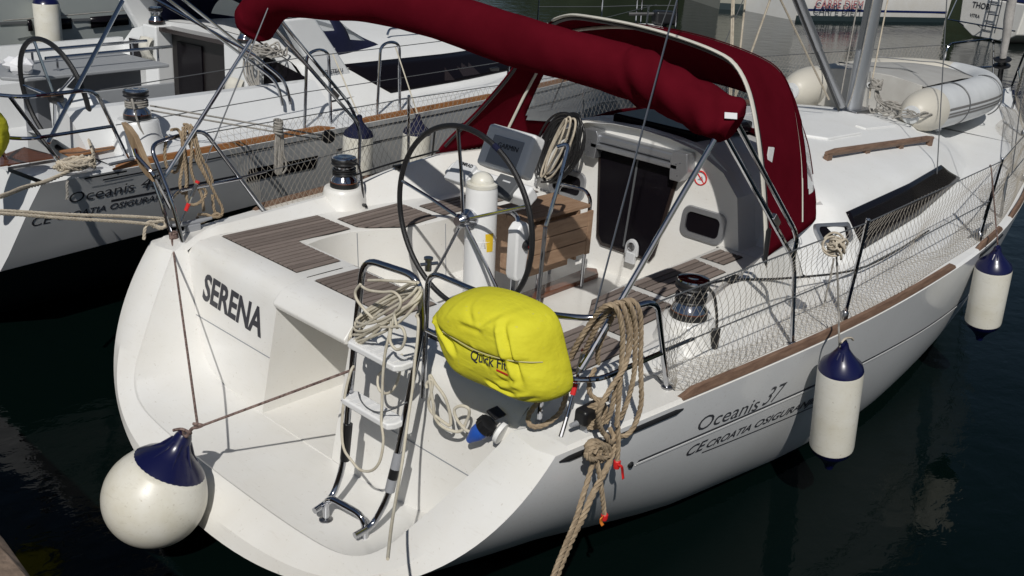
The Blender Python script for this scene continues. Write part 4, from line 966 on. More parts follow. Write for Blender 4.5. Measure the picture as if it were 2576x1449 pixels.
# --- round buoy at the transom
bc = V(-.44, .09, .393); be = V(-.30, .02, .725); bd = be-bc; bl = np.linalg.norm(bd); bd /= bl
bu = thing('ball_fender', 'big round white fender with navy cap hanging at the transom', 'fender', tuple(bc))
Rb = .252
prof = [(Rb*math.sin(a), -Rb*1.0*math.cos(a)) for a in np.linspace(.02, 2.10, 22)]
mb = MB(); mb.lathe(prof+[(.195, .165), (.178, .188)], bc, bd, 40); mb.build('ball', 'fender', bu, sharp=60)
mb = MB(); mb.lathe([(.179, .187), (.150, .218), (.105, .252), (.070, .285), (.050, .32), (.042, .355), (.034, .372)], bc, bd, 36); mb.build('navy_cap', 'blue', bu, sharp=60)
for k in range(7):
    a = k*.898; u = np.cross(bd, V(0, 1, .3)); u /= np.linalg.norm(u); w_ = np.cross(bd, u); q = math.cos(a)*u+math.sin(a)*w_
    mb = MB(); mb.tube([bc+bd*.33+q*.044, bc+bd*.27+q*.085, bc+bd*.235+q*.125], [.009, .007, .002], 6); mb.build('rib', 'blue', bu)
knot = V(-.25, -.02, .765)
mb = MB(); rope(mb, spline([be+V(.01, .04, .0), be+V(-.02, -.05, .02), be+V(.03, -.02, .03), knot, knot+V(.012, -.02, .015), knot+V(-.015, .01, .02), knot+V(.01, .01, .0)], 8), .0085, False)
rope(mb, spline([be+V(-.02, .07, .0), be+V(.0, .02, .02), be+V(.02, -.03, .01)], 8), .008, False)
tag(mb.build('shackle_rope', 'rope_rd', sharp=60), 'flecked rope knotted through the eye of the round fender', 'rope')
pch = V(.556, 1.60, 1.10)
line('buoy_line', [pch+V(-.02, -.01, .03), knot], .0065, 'rope_rd', 'dark flecked line from the port corner down to the round fender', 'line', sp=0)
line('buoy_line', [knot, V(.235, -.615, 1.16)], .0065, 'rope_rd', 'dark flecked line from the round fender up to the ladder', 'line', sp=0)
mb = MB()
for k in range(4): rope(mb, [pch+V(-.0, 0, .02+k*.012)+.022*V(math.cos(a), math.sin(a), .1*math.sin(2*a)) for a in np.linspace(0, 6.0, 14)], .007, False)
rope(mb, spline([V(.575, 1.47, 1.10), V(.55, 1.48, 1.10), V(.53, 1.50, 1.10), V(.55, 1.52, 1.115), V(.57, 1.50, 1.12)], 5), .008, False)
tag(mb.build('lashing', 'rope_rd', sharp=60), 'brown flecked lashing round the port rail foot', 'rope')

# --- yellow lifebuoy bag on the starboard rail
OUT = spline([(0, -1.055, 1.60), (0, -1.13, 1.70), (0, -1.27, 1.765), (0, -1.47, 1.79), (0, -1.665, 1.765), (0, -1.752, 1.62), (0, -1.808, 1.455), (0, -1.72, 1.372), (0, -1.55, 1.355), (0, -1.28, 1.345), (0, -1.13, 1.42), (0, -1.06, 1.52)], 6, True)
OC = V(0, -1.42, 1.565); OUT = [OC+(p-OC)*.905+V(0, .022, -.010) for p in OUT]; OA = np.array([[math.atan2(p[2]-OC[2], p[1]-OC[1]), math.hypot(p[1]-OC[1], p[2]-OC[2])] for p in OUT]); OA = OA[np.argsort(OA[:, 0])]
OA = np.vstack([OA[-1]-[2*math.pi, 0], OA, OA[0]+[2*math.pi, 0]])
fy, fz = [-2.2, -1.0], [1.42, 1.56]
CREASE = []
for k in range(16):
    y_ = rnd.uniform(-1.74, -1.1); z_ = rnd.uniform(1.38, 1.74); a_ = rnd.choice((.5, .9, 1.3, 2.2, 2.6, -.3))+rnd.uniform(-.3, .3); l_ = rnd.uniform(.07, .20)
    CREASE.append((y_, z_, y_+l_*math.cos(a_), z_+l_*math.sin(a_), rnd.uniform(.003, .007), rnd.uniform(.008, .014)))
    if -1.48 < y_ < -1.15 and z_ < 1.60: CREASE.pop()
CREASE += [(-1.10, 1.62, -1.30, 1.50, .016, .014), (-1.52, 1.75, -1.66, 1.48, .014, .013), (-1.52, 1.46, -1.63, 1.50, .010, .012), (-1.70, 1.44, -1.62, 1.40, .012, .010), (-1.46, 1.44, -1.62, 1.43, .012, .009)]
def bag_x(y, z, back=False):
    a = math.atan2(z-OC[2], y-OC[1]); s = min(1, math.hypot(y-OC[1], z-OC[2])/np.interp(a, OA[:, 0], OA[:, 1]))
    if back: return .44+.04*max(0, (1-s**3))**.5
    d = .158*max(0, 1-s**7)**.5+.018*max(0, 1-s*s)
    tri = lambda t: abs(((t/math.pi) % 2)-1)*2-1
    d += .014*tri(5*y+9*z)*(1-s**3)+.010*tri(13*y+6*z+.6)*(1-s**4)*max(0, tri(4*z-5*y))+.009*tri(17*y-9*z+1.0)*max(0, tri(7*z+5*y))*(1-s**6)+.009*tri(26*z+9*y)*max(0, tri(11*y+.7))*(1-s**8)
    q = z-np.interp(y, fy, fz); d += .020*(1/(1+math.exp(-q*160)))*(1-s**8)-.010*math.exp(-(q/.03)**2)*(q < 0)*(1-s**4)
    for y0, z0, y1, z1, dp, wd in CREASE:
        L = math.hypot(y1-y0, z1-z0); ux, uz = (y1-y0)/L, (z1-z0)/L; a_ = (y-y0)*ux+(z-z0)*uz; b_ = -(y-y0)*uz+(z-z0)*ux
        if -.02 < a_ < L+.02:
            e_ = min(1, max(0, a_/L*4+.2))*min(1, max(0, (L-a_)/L*4+.2)); d += dp*e_*(-math.exp(-(b_/wd)**2)+.8*math.exp(-((b_-1.9*wd)/wd)**2))
    return .40-d
def on_bag(px, py):
    d = _ray(px, py); t0 = (.16-CAM[0])/d[0]; t1 = (.46-CAM[0])/d[0]
    for t in np.linspace(t0, t1, 160):
        p = CAM+d*t
        if p[0] >= bag_x(p[1], p[2]): break
    return p
_f = [on_bag(*q) for q in ((1110, 833), (1150, 858), (1190, 880), (1235, 896), (1280, 906), (1330, 910), (1368, 908))]
fy = [p[1] for p in _f][::-1]; fz = [p[2] for p in _f][::-1]
flap = [V(0, y, z) for y, z in zip(fy, fz)][::-1]
bag = thing('lifebuoy_bag', 'bulging yellow lifebuoy bag strapped to the near corner rail', 'lifebuoy bag', (.36, -1.42, 1.35))
mb = MB(); NA, NS = 170, 52; rows = []
for i in range(NS+1):
    s = (i/NS)**.8; rows.append([V(0, OC[1]+s*np.interp(a, OA[:, 0], OA[:, 1])*math.cos(a), OC[2]+s*np.interp(a, OA[:, 0], OA[:, 1])*math.sin(a)) for a in np.linspace(-math.pi, math.pi, NA+1)[:-1]])
fr = [[V(bag_x(p[1], p[2]), p[1], p[2]) for p in r] for r in rows]; bk_ = [[V(bag_x(p[1], p[2], True), p[1], p[2]) for p in r] for r in rows]
mb.grid(fr+bk_[::-1], wrap=True, flip=True); mb.build('bag', 'yellow', bag, sharp=80)
mb = MB(); mb.tube(spline([V(bag_x(p[1], p[2])-.002, p[1], p[2]-.003) for p in flap], 6), .003, 6); mb.build('piping', 'yellow_edge', bag)
ta, tb_ = on_bag(1185, 903), on_bag(1268, 928)
def bwarp(p, h): return V(bag_x(p[1], p[2])-.003-h, p[1], p[2])
text_mesh('Quick Fit', .058, (0, ta[1], ta[2]), (0, -1, (tb_[2]-ta[2])/abs(tb_[1]-ta[1])), (0, 0, 1), 'ink', bag, 'lettering', .0004, 0, sx=.92, warp=bwarp)
tr = on_bag(1250, 932); mb = MB(); mb.prism([bwarp(V(0, tr[1]-a, tr[2]+b-.02*a), 0) for a, b in ((0, 0), (.06, 0), (.06, .008), (0, .008))], (-.001, 0, 0)); mb.build('small_mark', 'red', bag)

# --- wooden plank on the port rail
mb = MB(); c0 = V(.475, 1.775, 1.64); ux = V(.02, .115, -.05); a0, a1 = onX(333, 323, .46), onX(380, 437, .46)
d_ = (a1-a0); w_ = V(0, .075, .028)
mb.prism([a0-w_, a0+w_*.0+V(0, .0, .012), a0+w_, a1+w_*1.1, a1+V(0, .01, -.006), a1-w_*1.05], (-.035, 0, 0)); pk = mb.build('plank', 'old_wood', bevel=.004)
tag(pk, 'weathered split plank fixed upright on the port corner rail', 'plank')
mb = MB(); mb.tube(fillet([a0+d_*.42+V(-.05, -.03, 0), a0+d_*.42+V(-.06, -.06, -.03), a0+d_*.9+V(-.03, -.10, 0), V(.53, 1.57, 1.33)], .04, 5), .013, 8); tag(mb.build('gangway_bracket', 'steel'), 'bent steel bracket bolted through the split plank', 'bracket')

# --- dinghy lashed upside down on the foredeck
dg = thing('inflatable_dinghy', 'pale grey inflatable dinghy lashed upside down on the foredeck', 'dinghy', (7.0, .145, 1.45))
DY, DZ, RT = .145, 1.665, .205
def dtube(s):
    ax = [V(7.22, DY+s*.615, DZ), V(8.1, DY+s*.615, DZ-.005), V(8.7, DY+s*.58, DZ-.0), V(9.15, DY+s*.42, DZ), V(9.38, DY+s*.16, DZ), V(9.42, DY, DZ)]
    return spline(ax, 8)
for s in (-1, 1):
    A_ = dtube(s); mb = MB(); mb.tube(A_, RT, 30); mb.build('side_tube', 'pvc_lt' if s < 0 else 'pvc_cone', dg, sharp=60)
    mb = MB(); mb.lathe([(RT, .0), (RT*.99, .06), (RT*.93, .17), (RT*.80, .28), (RT*.58, .36), (RT*.38, .395)], (7.22, DY+s*.615, DZ), (-1, 0, -.03), 30); cone = mb.build('end_cone', 'pvc_cone', dg, sharp=60)
    mb = MB(); mb.lathe([(RT*.42, .38), (RT*.40, .41), (RT*.18, .42), (RT*.16, .415)], (7.22, DY+s*.615, DZ), (-1, 0, -.03), 24); mb.build('cone_boss', 'pvc_lt', cone)
    P_, T_, U_, W_ = frames(A_)
    for a0, a1, nm in ((-.20, -.09, 'stripe'), (.02, .10, 'stripe'), (.16, .26, 'stripe')):
        rows = [[], []]
        for i in range(len(P_)):
            out = np.cross(T_[i], V(0, 0, 1))*(1 if s < 0 else -1); out /= np.linalg.norm(out)
            for k, a in enumerate((a0, a1)): rows[k].append(P_[i]+(RT+.002)*(math.cos(-a)*out+math.sin(-a)*V(0, 0, 1)))
        mb = MB(); mb.grid(rows, flip=s > 0); mb.build('stripe', 'stripe', dg)
    mb = MB(); mb.box(7.45, 7.56, DY+s*.615-.05, DY+s*.615+.05, DZ-RT-.03, DZ-RT+.03); mb.build('lifting_tab', 'pvc_lt', dg, bevel=.01)
mb = MB(); mb.prism([V(7.17, DY-.50, DZ-.16), V(7.17, DY+.50, DZ-.16), V(7.20, DY+.52, DZ+.21), V(7.20, DY+.2, DZ+.255), V(7.20, DY-.2, DZ+.255), V(7.20, DY-.52, DZ+.21)], (.035, 0, 0)); trm = mb.build('transom_board', 'pvc', dg, bevel=.01)
mb = MB(); mb.box(7.160, 7.172, DY-.42, DY-.14, DZ-.14, DZ+.02); mb.build('engine_pad', 'pvc', dg, bevel=.004)
mb = MB(); mb.lathe([(.028, 0), (.030, .006), (.016, .010), (.014, .002)], (7.188, DY-.02, DZ+.13), (-1, 0, .0), 16); mb.build('drain_ring', 'white', dg); mb = MB(); mb.lathe([(.015, .002), (.013, .011)], (7.188, DY-.02, DZ+.13), (-1, 0, .0), 12); mb.build('drain_plug', 'black', dg)
mb = MB(); rows = []
for x, w2, h in ((7.20, .54, .25), (7.6, .54, .255), (8.2, .53, .25), (8.7, .50, .22), (9.1, .36, .17), (9.35, .10, .14)):
    rows.append([V(x, DY+w2*t, DZ+h-.05*abs(t)**2) for t in np.linspace(-1, 1, 13)])
mb.grid(rows, flip=True); mb.build('bottom_floor', 'pvc', dg, sharp=60)
ar = [1.35, 1.0, .5, 0, -.5, -1.0]
for x in (7.42, 8.35):
    p = [V(x+.25, DY-.615+(RT+.006)*math.cos(a+math.pi*.0)*-1, DZ+(RT+.006)*math.sin(a)) for a in ar]
    p = [V(x+.1*i, DY+.45-.2*i, DZ+.262) for i in range(0, 4)]+[V(x+.30, DY-.615-(RT+.006)*math.sin(t), DZ+(RT+.006)*math.cos(t)) for t in np.linspace(-.6, 2.6, 14)]
    mb = MB(); mb.tube(spline(p, 3), .007, 6); tag(mb.build('lashing_line', 'dkgrey'), 'dark lashing over the dinghy near its %s' % ('cone end' if x < 8 else 'bow'), 'line')

# --- laid mooring rope hung on the starboard corner rail
zc = lambda a, b: (1420.6+a*.2723, 710+b*.2723)
zd_ = lambda a, b: (1262.6+a*.2723, 907.6+b*.2723)
RR = .0118
mb = MB()
def strand(pts, fn, r=RR, st=True): rope(mb, spline([fn(*p) for p in pts], 5), r, st)
Yo = lambda y: (lambda a, b: onY(*zc(a, b), y)); Yd = lambda y: (lambda a, b: onY(*zd_(a, b), y))
top = [(300, 270, -1.70), (360, 235, -1.74), (440, 215, -1.78), (520, 240, -1.80)]
# (px offsets in the survey frame, lateral plane)
def S3(pts): rope(mb, spline([onY(*zc(a, b), y) for a, b, y in pts], 5), RR, True)
def S4(pts, r=RR): rope(mb, spline([onY(*zd_(a, b), y) for a, b, y in pts], 5), r, True)
S3([(20, 760, -1.60), (130, 540, -1.66), (250, 360, -1.70), (330, 255, -1.745), (420, 205, -1.785), (490, 260, -1.81), (525, 400, -1.82), (535, 560, -1.82), (520, 800, -1.82), (505, 1000, -1.82), (490, 1200, -1.82), (480, 1330, -1.82)])
S3([(180, 650, -1.62), (260, 480, -1.68), (350, 330, -1.72), (440, 215, -1.77), (520, 190, -1.80), (560, 290, -1.82), (592, 450, -1.82), (590, 600, -1.82), (555, 780, -1.825), (450, 940, -1.83), (350, 1110, -1.83), (312, 1240, -1.82), (340, 1370, -1.80), (400, 1430, -1.78)])
S3([(310, 750, -1.64), (310, 620, -1.66), (400, 400, -1.70), (500, 220, -1.765), (570, 170, -1.80), (625, 260, -1.82), (655, 430, -1.82), (650, 650, -1.82), (640, 850, -1.82), (600, 1030, -1.81), (560, 1150, -1.80), (515, 1260, -1.78)])
S3([(60, 700, -1.58), (200, 460, -1.66), (420, 260, -1.72), (540, 175, -1.77), (630, 175, -1.80), (690, 270, -1.82), (705, 450, -1.82), (700, 700, -1.82), (705, 930, -1.83), (705, 1120, -1.83), (650, 1310, -1.82), (560, 1420, -1.80), (440, 1400, -1.78)])
S3([(560, 180, -1.785), (600, 240, -1.80), (610, 400, -1.80), (600, 620, -1.80), (530, 820, -1.80), (470, 1000, -1.80), (430, 1180, -1.79), (380, 1300, -1.77)])
S3([(280, 800, -1.62), (235, 900, -1.64), (225, 1000, -1.64), (260, 1060, -1.65), (330, 1090, -1.68), (400, 1080, -1.72)])
S4([(600, 300, -1.60), (540, 470, -1.58), (430, 570, -1.56), (330, 610, -1.54), (255, 590, -1.52), (250, 500, -1.50), (330, 380, -1.50), (400, 250, -1.52)])
S4([(1065, 560, -1.80), (1075, 700, -1.81), (1070, 850, -1.81), (1062, 945, -1.81)])
tag(MB().box(.62, .78, -1.70, -1.63, 1.17, 1.25).build('lead_block', 'black', bevel=.02, seg=3), 'black lead block half hidden under the rope on the starboard quarter', 'block')
# round the cleat and the knot below it
for k in range(4):
    S4([(780+6*k, 450-8*k, -1.66), (880, 400+30*k, -1.70), (960, 430+30*k, -1.74), (900, 540+22*k, -1.73), (790, 590+8*k, -1.68)])
S4([(920, 640, -1.79), (960, 700, -1.80), (1010, 760, -1.80), (1040, 700, -1.79), (990, 620, -1.76)])
tag(mb.build('mooring_rope', 'rope', sharp=70), 'beige laid mooring rope hung in long loops over the starboard quarter rail', 'rope')
mb = MB()
for k, (cx, cy, r0) in enumerate(((850, 800, 60), (870, 830, 75), (885, 860, 70), (930, 840, 62), (840, 860, 55))):
    S4([(cx+r0*1.15*math.cos(a), cy+r0*math.sin(a), -1.80-.010*math.cos(a*1.0+k)-.004*k) for a in np.linspace(k, k+5.6, 12)], .0125)
S4([(1040, 770, -1.79), (1020, 850, -1.80), (960, 1010, -1.81), (850, 1210, -1.83), (750, 1440, -1.86), (640, 1660, -1.90), (520, 1950, -1.96), (470, 2080, -1.99)], .0145)
S4([(850, 900, -1.80), (800, 1080, -1.81), (735, 1290, -1.83), (690, 1449, -1.86), (610, 1650, -1.91), (490, 1950, -1.985), (455, 2080, -2.02)], .0118)
S4([(870, 900, -1.81), (900, 1050, -1.815), (920, 1200, -1.82), (938, 1330, -1.82), (945, 1425, -1.82)])
tag(mb.build('mooring_line', 'rope', sharp=70), 'beige mooring line knotted at the quarter and running down to the quay', 'rope')
def tape(pts, w_, m, label):
    mb = MB(); P = spline([onY(*zd_(a, b), y) for a, b, y in pts], 5); mb.grid([[p+V(-w_/2, 0, 0) for p in P], [p+V(w_/2, -.003, .004) for p in P]]); o = mb.build('tape_end', m, solid=.002); return tag(o, label, 'tape', 'tape ends on the mooring rope')
mb = MB(); mb.lathe([(.013, -.02), (.0165, -.005), (.0165, .016), (.013, .02)], onY(*zd_(1062, 955), -1.81), (0, 0, 1), 12); tag(mb.build('whipping', 'red'), 'red tape wrapped on the higher rope end against the hull', 'tape')
tape([(1075, 960, -1.825), (1105, 985, -1.835), (1112, 1040, -1.83), (1118, 1095, -1.835)], .012, 'red', 'red tape tail hanging from the higher rope end')
mb = MB(); mb.lathe([(.013, -.016), (.0165, -.004), (.0165, .012), (.013, .016)], onY(*zd_(947, 1440), -1.82), (0, 0, 1), 12); tag(mb.build('whipping', 'red'), 'red tape wrapped on the lowest rope end by the hull', 'tape')
tape([(930, 1440, -1.835), (915, 1455, -1.84), (912, 1490, -1.835), (930, 1525, -1.84)], .014, 'orange', 'orange tape tail hanging from the lowest rope end')
# quarter cleats
for s in (-1, 1):
    cx = V(.72, s*1.655, 1.13); cl_ = part('cleat', yacht)
    mb = MB(); mb.tube([cx+V(-.14, 0, .055), cx+V(-.05, 0, .05), cx+V(.05, 0, .05), cx+V(.14, 0, .055)], [.010, .016, .016, .010], 10); mb.build('horn', 'grey', cl_)
    mb = MB(); mb.box(cx[0]-.05, cx[0]+.05, cx[1]-.022, cx[1]+.022, 1.118, 1.17); mb.build('cleat_base', 'grey', cl_, bevel=.006)
mb = MB(); cx = V(5.05, -1.82, 1.215); mb.tube([cx+V(-.2, -.0, .05), cx+V(-.06, 0, .045), cx+V(.06, 0, .045), cx+V(.2, 0, .05)], [.010, .02, .02, .010], 8, sq=.6); mb.box(cx[0]-.06, cx[0]+.06, cx[1]-.02, cx[1]+.02, 1.2, 1.25); mb.build('cleat', 'alu', yacht)
mb = MB(); mb.tube([hull_at(x, .03, -1, .004) for x in np.linspace(4.75, 5.35, 8)], .010, 8); mb.build('fairlead', 'black', yacht)

# --- port side: hank of rope on the port rail, doubled mooring line to the quay
zp = lambda a, b: (300+a*.2723, 300+b*.2723)
mb = MB()
def S5(pts, r=.0105): rope(mb, spline([onY(*zp(a, b), y) for a, b, y in pts], 5), r, True)
S5([(480, 100, 1.70), (540, 95, 1.75), (575, 160, 1.72), (585, 300, 1.72), (580, 450, 1.72), (560, 600, 1.72), (590, 690, 1.72), (620, 600, 1.71), (610, 420, 1.71), (590, 250, 1.70), (590, 70, 1.74)])
S5([(440, 160, 1.76), (420, 300, 1.76), (440, 440, 1.76), (520, 490, 1.74), (560, 400, 1.73), (600, 200, 1.72), (620, 60, 1.74), (660, 150, 1.71), (670, 300, 1.71), (660, 430, 1.71), (690, 560, 1.71), (760, 700, 1.71), (780, 850, 1.70)])
S5([(590, 50, 1.75), (640, 60, 1.74), (690, 200, 1.71), (740, 380, 1.71), (800, 520, 1.70), (850, 620, 1.70), (900, 720, 1.70), (950, 820, 1.70), (940, 890, 1.70), (880, 850, 1.70), (860, 700, 1.70)])
S5([(650, 50, 1.75), (690, 100, 1.73), (720, 220, 1.71), (760, 350, 1.71), (830, 480, 1.71), (860, 580, 1.71), (840, 600, 1.71), (780, 500, 1.71), (700, 350, 1.72), (640, 200, 1.72)])
S5([(610, 60, 1.75), (600, 200, 1.74), (620, 400, 1.74), (630, 560, 1.73), (620, 720, 1.72), (660, 790, 1.72), (740, 770, 1.71), (800, 690, 1.71), (780, 640, 1.71), (730, 640, 1.71)])
S5([(730, 880, 1.68), (800, 880, 1.68), (860, 900, 1.67), (930, 900, 1.67), (900, 870, 1.68), (820, 920, 1.68), (750, 950, 1.68), (720, 900, 1.68)])
tag(mb.build('mooring_rope', 'rope', sharp=70), 'beige laid rope hung in a hank on the port quarter rail', 'rope')
mb = MB()
S5([(-1500, 850, 1.45), (-1102, 845, 1.50), (-500, 880, 1.56), (0, 895, 1.62), (300, 910, 1.66), (520, 930, 1.69)], .0105)
S5([(-1500, 870, 1.43), (-1102, 870, 1.48), (-500, 915, 1.55), (0, 945, 1.61), (240, 965, 1.64), (330, 985, 1.66)], .0105)
S5([(330, 985, 1.66), (400, 1000, 1.655), (450, 960, 1.67), (400, 940, 1.665), (320, 950, 1.655), (270, 950, 1.65), (240, 1000, 1.645), (230, 1060, 1.645), (228, 1110, 1.645)], .0105)
S5([(300, 960, 1.655), (370, 1010, 1.65), (430, 980, 1.66), (380, 930, 1.67), (310, 1000, 1.66)], .0105)
tag(mb.build('mooring_line', 'rope_lt', sharp=70), 'doubled cream mooring line running from the port quarter out to the left', 'rope')

# --- white rope wound on the ladder and its hanging bights
zl = lambda a, b: (789+a*.2451, 671+b*.2451)
mb = MB(); RL = .0068
def S6(pts, r=RL): rope(mb, spline([onX(*zl(a, b), x) for a, b, x in pts], 6), r, False, n=7)
ends = [((375, 745), (1095, 215)), ((385, 800), (1060, 190)), ((420, 640), (1100, 260)), ((440, 560), (1080, 300)), ((400, 690), (1110, 240)), ((365, 770), (1105, 270)), ((470, 700), (1090, 230)), ((430, 610), (1070, 160))]
for k, (l, r) in enumerate(ends):
    d = V(r[0]-l[0], r[1]-l[1]); n_ = V(-d[1], d[0])/np.linalg.norm(d); w_ = rnd.uniform(45, 105); pts = []
    for a in np.linspace(rnd.uniform(0, .6), 6.1+rnd.uniform(0, .3), 15):
        c = V((l[0]+r[0])/2, (l[1]+r[1])/2)+d*.5*math.cos(a)+n_*w_*math.sin(a)*(1+.25*math.sin(2*a+k))
        pts.append((c[0], c[1], .275-.052*math.sin(a)-.006*(k % 4)+.01*math.cos(a)))
    S6(pts)
S6([(480, 180, .20), (430, 250, .20), (440, 330, .20), (520, 440, .20), (620, 540, .21), (700, 590, .21), (760, 560, .21)])
S6([(560, 140, .24), (700, 140, .23), (850, 150, .23), (980, 155, .24), (1050, 170, .26)])
S6([(480, 190, .21), (560, 240, .20), (700, 260, .20), (820, 260, .20), (890, 330, .20), (880, 420, .20), (830, 480, .20), (850, 600, .20), (860, 640, .20)])
S6([(690, 620, .20), (800, 620, .195), (900, 620, .19), (940, 720, .19), (910, 820, .19), (850, 850, .19), (790, 780, .19), (790, 680, .195), (820, 540, .20), (850, 440, .21)])
S6([(800, 560, .20), (770, 720, .19), (735, 880, .185), (715, 1050, .185), (705, 1250, .185), (700, 1449, .18), (695, 1600, .175), (715, 1780, .165), (690, 1960, .155), (640, 2060, .15), (560, 2100, .15), (470, 2080, .15), (390, 1990, .155), (315, 1880, .165), (290, 1720, .17), (300, 1480, .18), (335, 1250, .19), (380, 1080, .21), (410, 1020, .235)])
S6([(905, 900, .36), (890, 1050, .37), (850, 1200, .36), (780, 1290, .35), (700, 1290, .35), (660, 1220, .35), (665, 1120, .36), (720, 1060, .37)])
S6([(1055, 500, .27), (1075, 560, .25), (1065, 760, .23), (1040, 960, .22), (1015, 1250, .20), (985, 1449, .18), (950, 1700, .13), (910, 2000, .05), (880, 2180, -.02), (850, 2350, -.10), (800, 2650, -.26), (760, 3000, -.45)])
S6([(1055, 510, .27), (1100, 400, .33), (1110, 250, .31)])
tag(mb.build('white_rope', 'rope_wh', sharp=70), 'white rope wound untidily round the boarding ladder with bights hanging down', 'rope')
mb = MB(); mb.tube(spline([onX(*zl(a, b), x) for a, b, x in ((460, 1285, .235), (480, 1360, .22), (540, 1440, .20), (640, 1490, .19), (760, 1480, .19), (880, 1430, .20), (960, 1390, .23))], 6), .0035, 6); tag(mb.build('thin_cord', 'dkgrey'), 'thin dark cord looped under the ladder step', 'cord')
# --- shore power cable and plug
z1 = lambda a, b: (789+a*.2451, 829+b*.2451)
mb = MB()
def PL(a, b, f=0):     # on the starboard wall of the transom scoop, standing a little off it
    p = onY(*z1(a, b), -1.0-.3*min(1, max(0, (a-1150)/700))); return p
CAB = [(1160, 600), (1180, 560), (1215, 520), (1190, 640), (1190, 760), (1230, 860), (1330, 950), (1390, 975), (1420, 910), (1390, 800), (1320, 670), (1250, 560), (1215, 480), (1195, 560), (1210, 760), (1250, 900), (1330, 1000), (1430, 1040), (1510, 1025), (1580, 960), (1605, 880), (1570, 800), (1510, 780), (1465, 830), (1470, 920), (1530, 1010), (1605, 1050)]
mb.tube(spline([PL(a, b)+V(0, .012*math.sin(k*1.7), 0) for k, (a, b) in enumerate(CAB)], 6), .0075, 8)
tag(mb.build('power_cable', 'rope_wh'), 'white shore power cable looping to a blue plug', 'cable')
pg = PL(1720, 1030); plug = thing('power_plug', 'blue shore power plug with black ribbed collar', 'plug', tuple(pg))
pax = V(.28, -.55, .75); pax /= np.linalg.norm(pax)
mb = MB(); mb.lathe([(.014, -.09), (.026, -.06), (.038, -.03), (.040, .0), (.036, .02)], pg, pax, 20); mb.build('plug_body', 'plugblue', plug)
mb = MB(); mb.lathe([(.045, .015), (.047, .03), (.047, .055), (.040, .06), (.01, .062)], pg, pax, 24); cl2 = mb.build('collar', 'black', plug)
for k in range(16):
    u = np.cross(pax, V(0, 0, 1)); u /= np.linalg.norm(u); w_ = np.cross(pax, u); a = k*math.pi/8; q = math.cos(a)*u+math.sin(a)*w_
    mb = MB(); mb.tube([pg+pax*.02+q*.048, pg+pax*.052+q*.048], .003, 5); mb.build('rib', 'black', cl2)
so_ = PL(1800, 1000)+V(.03, -.03, .0); mb = MB(); mb.lathe([(.055, 0), (.055, .02), (.04, .03)], so_+V(.0, -.03, -.02), (-.2, .9, .3), 18); mb.build('power_inlet', 'white', yacht)
mb = MB(); mb.obox(so_+V(-.0, .02, .065), (.035, 0, 0), (0, .03, .01), (0, -.002, .006)); mb.build('inlet_flap', 'black', yacht, bevel=.004)

# --- hank of black and beige ropes on the port side of the bulkhead
for m_, n_, label in (('black', 16, 'thick hank of black rope hanging beside the port cabin window'), ('rope_lt', 3, 'beige rope loops hanging over the black hank by the port window')):
    mb = MB()
    for k in range(n_):
        q = k/max(1, n_-1); tpx, tpy, btx, bty = 1438+rnd.uniform(-16, 16), 292+rnd.uniform(-8, 8), 1366+rnd.uniform(-8, 24), 452+rnd.uniform(-14, 10)
        if m_ != 'black': tpx -= 6; btx -= 12; bty -= 6
        d = V(btx-tpx, bty-tpy); nn_ = V(-d[1], d[0])/np.linalg.norm(d); w_ = (26+24*q if m_ == 'black' else 8+11*q); pts = []
        for a in np.linspace(0.2, 6.2, 16):
            c = V((tpx+btx)/2, (tpy+bty)/2)+d*.5*math.cos(a)+nn_*w_*math.sin(a); pts.append(onX(c[0], c[1], 3.10-(.05 if m_ != 'black' else 0)+rnd.uniform(-.008, .008)+.03*math.sin(a)))
        rope(mb, spline(pts, 5), .0088 if m_ == 'black' else .0085, False, n=6)
    tag(mb.build('rope_hank', m_, sharp=70), label, 'rope')
# sheets on the winches
line('sheet', [V(1.80, -1.36, 1.40), V(2.1, -1.42, 1.42), V(2.8, -1.50, 1.30), V(3.55, -1.62, 1.24), V(4.6, -1.60, 1.27)], .007, 'black', 'black sheet led along the starboard side deck to the winch', 'line', sp=4)
line('sheet_tail', onpl([(1772, 718), (1795, 740), (1802, 780), (1803, 820), (1796, 850), (1790, 865)], lambda a, b: onY(a, b, -1.56)), .0085, 'black', 'black sheet tail hanging off the starboard winch', 'line')
mb = MB(); hd = onY(1798, 852, -1.60); mb.tube(spline([hd+V(-.02, 0, .06), hd+V(-.015, 0, -.04), hd+V(.02, 0, -.05), hd+V(.02, 0, .05)], 5), .014, 8); tag(mb.build('handle_grip', 'black'), 'black grip hanging behind the net below the starboard winch', 'handle')
line('sheet_tail', onpl([(872, 405), (898, 412), (908, 440), (912, 480), (914, 515)], lambda a, b: onY(a, b, 1.31)), .0075, 'black', 'black sheet tail hanging off the port winch onto the seat', 'line')
mb = MB(); hd = onZ(912, 520, 1.19); mb.tube([hd+V(-.03, .03, .01), hd+V(.02, -.01, .012), hd+V(.0, -.04, .01)], .011, 8); tag(mb.build('line_stopper', 'black'), 'small black stopper at the end of the port sheet tail', 'stopper')
line('sheet', [V(1.80, 1.36, 1.40), V(2.15, 1.38, 1.43), V(2.6, 1.36, 1.47)], .007, 'black', 'black sheet led forward from the port winch', 'line', sp=4)
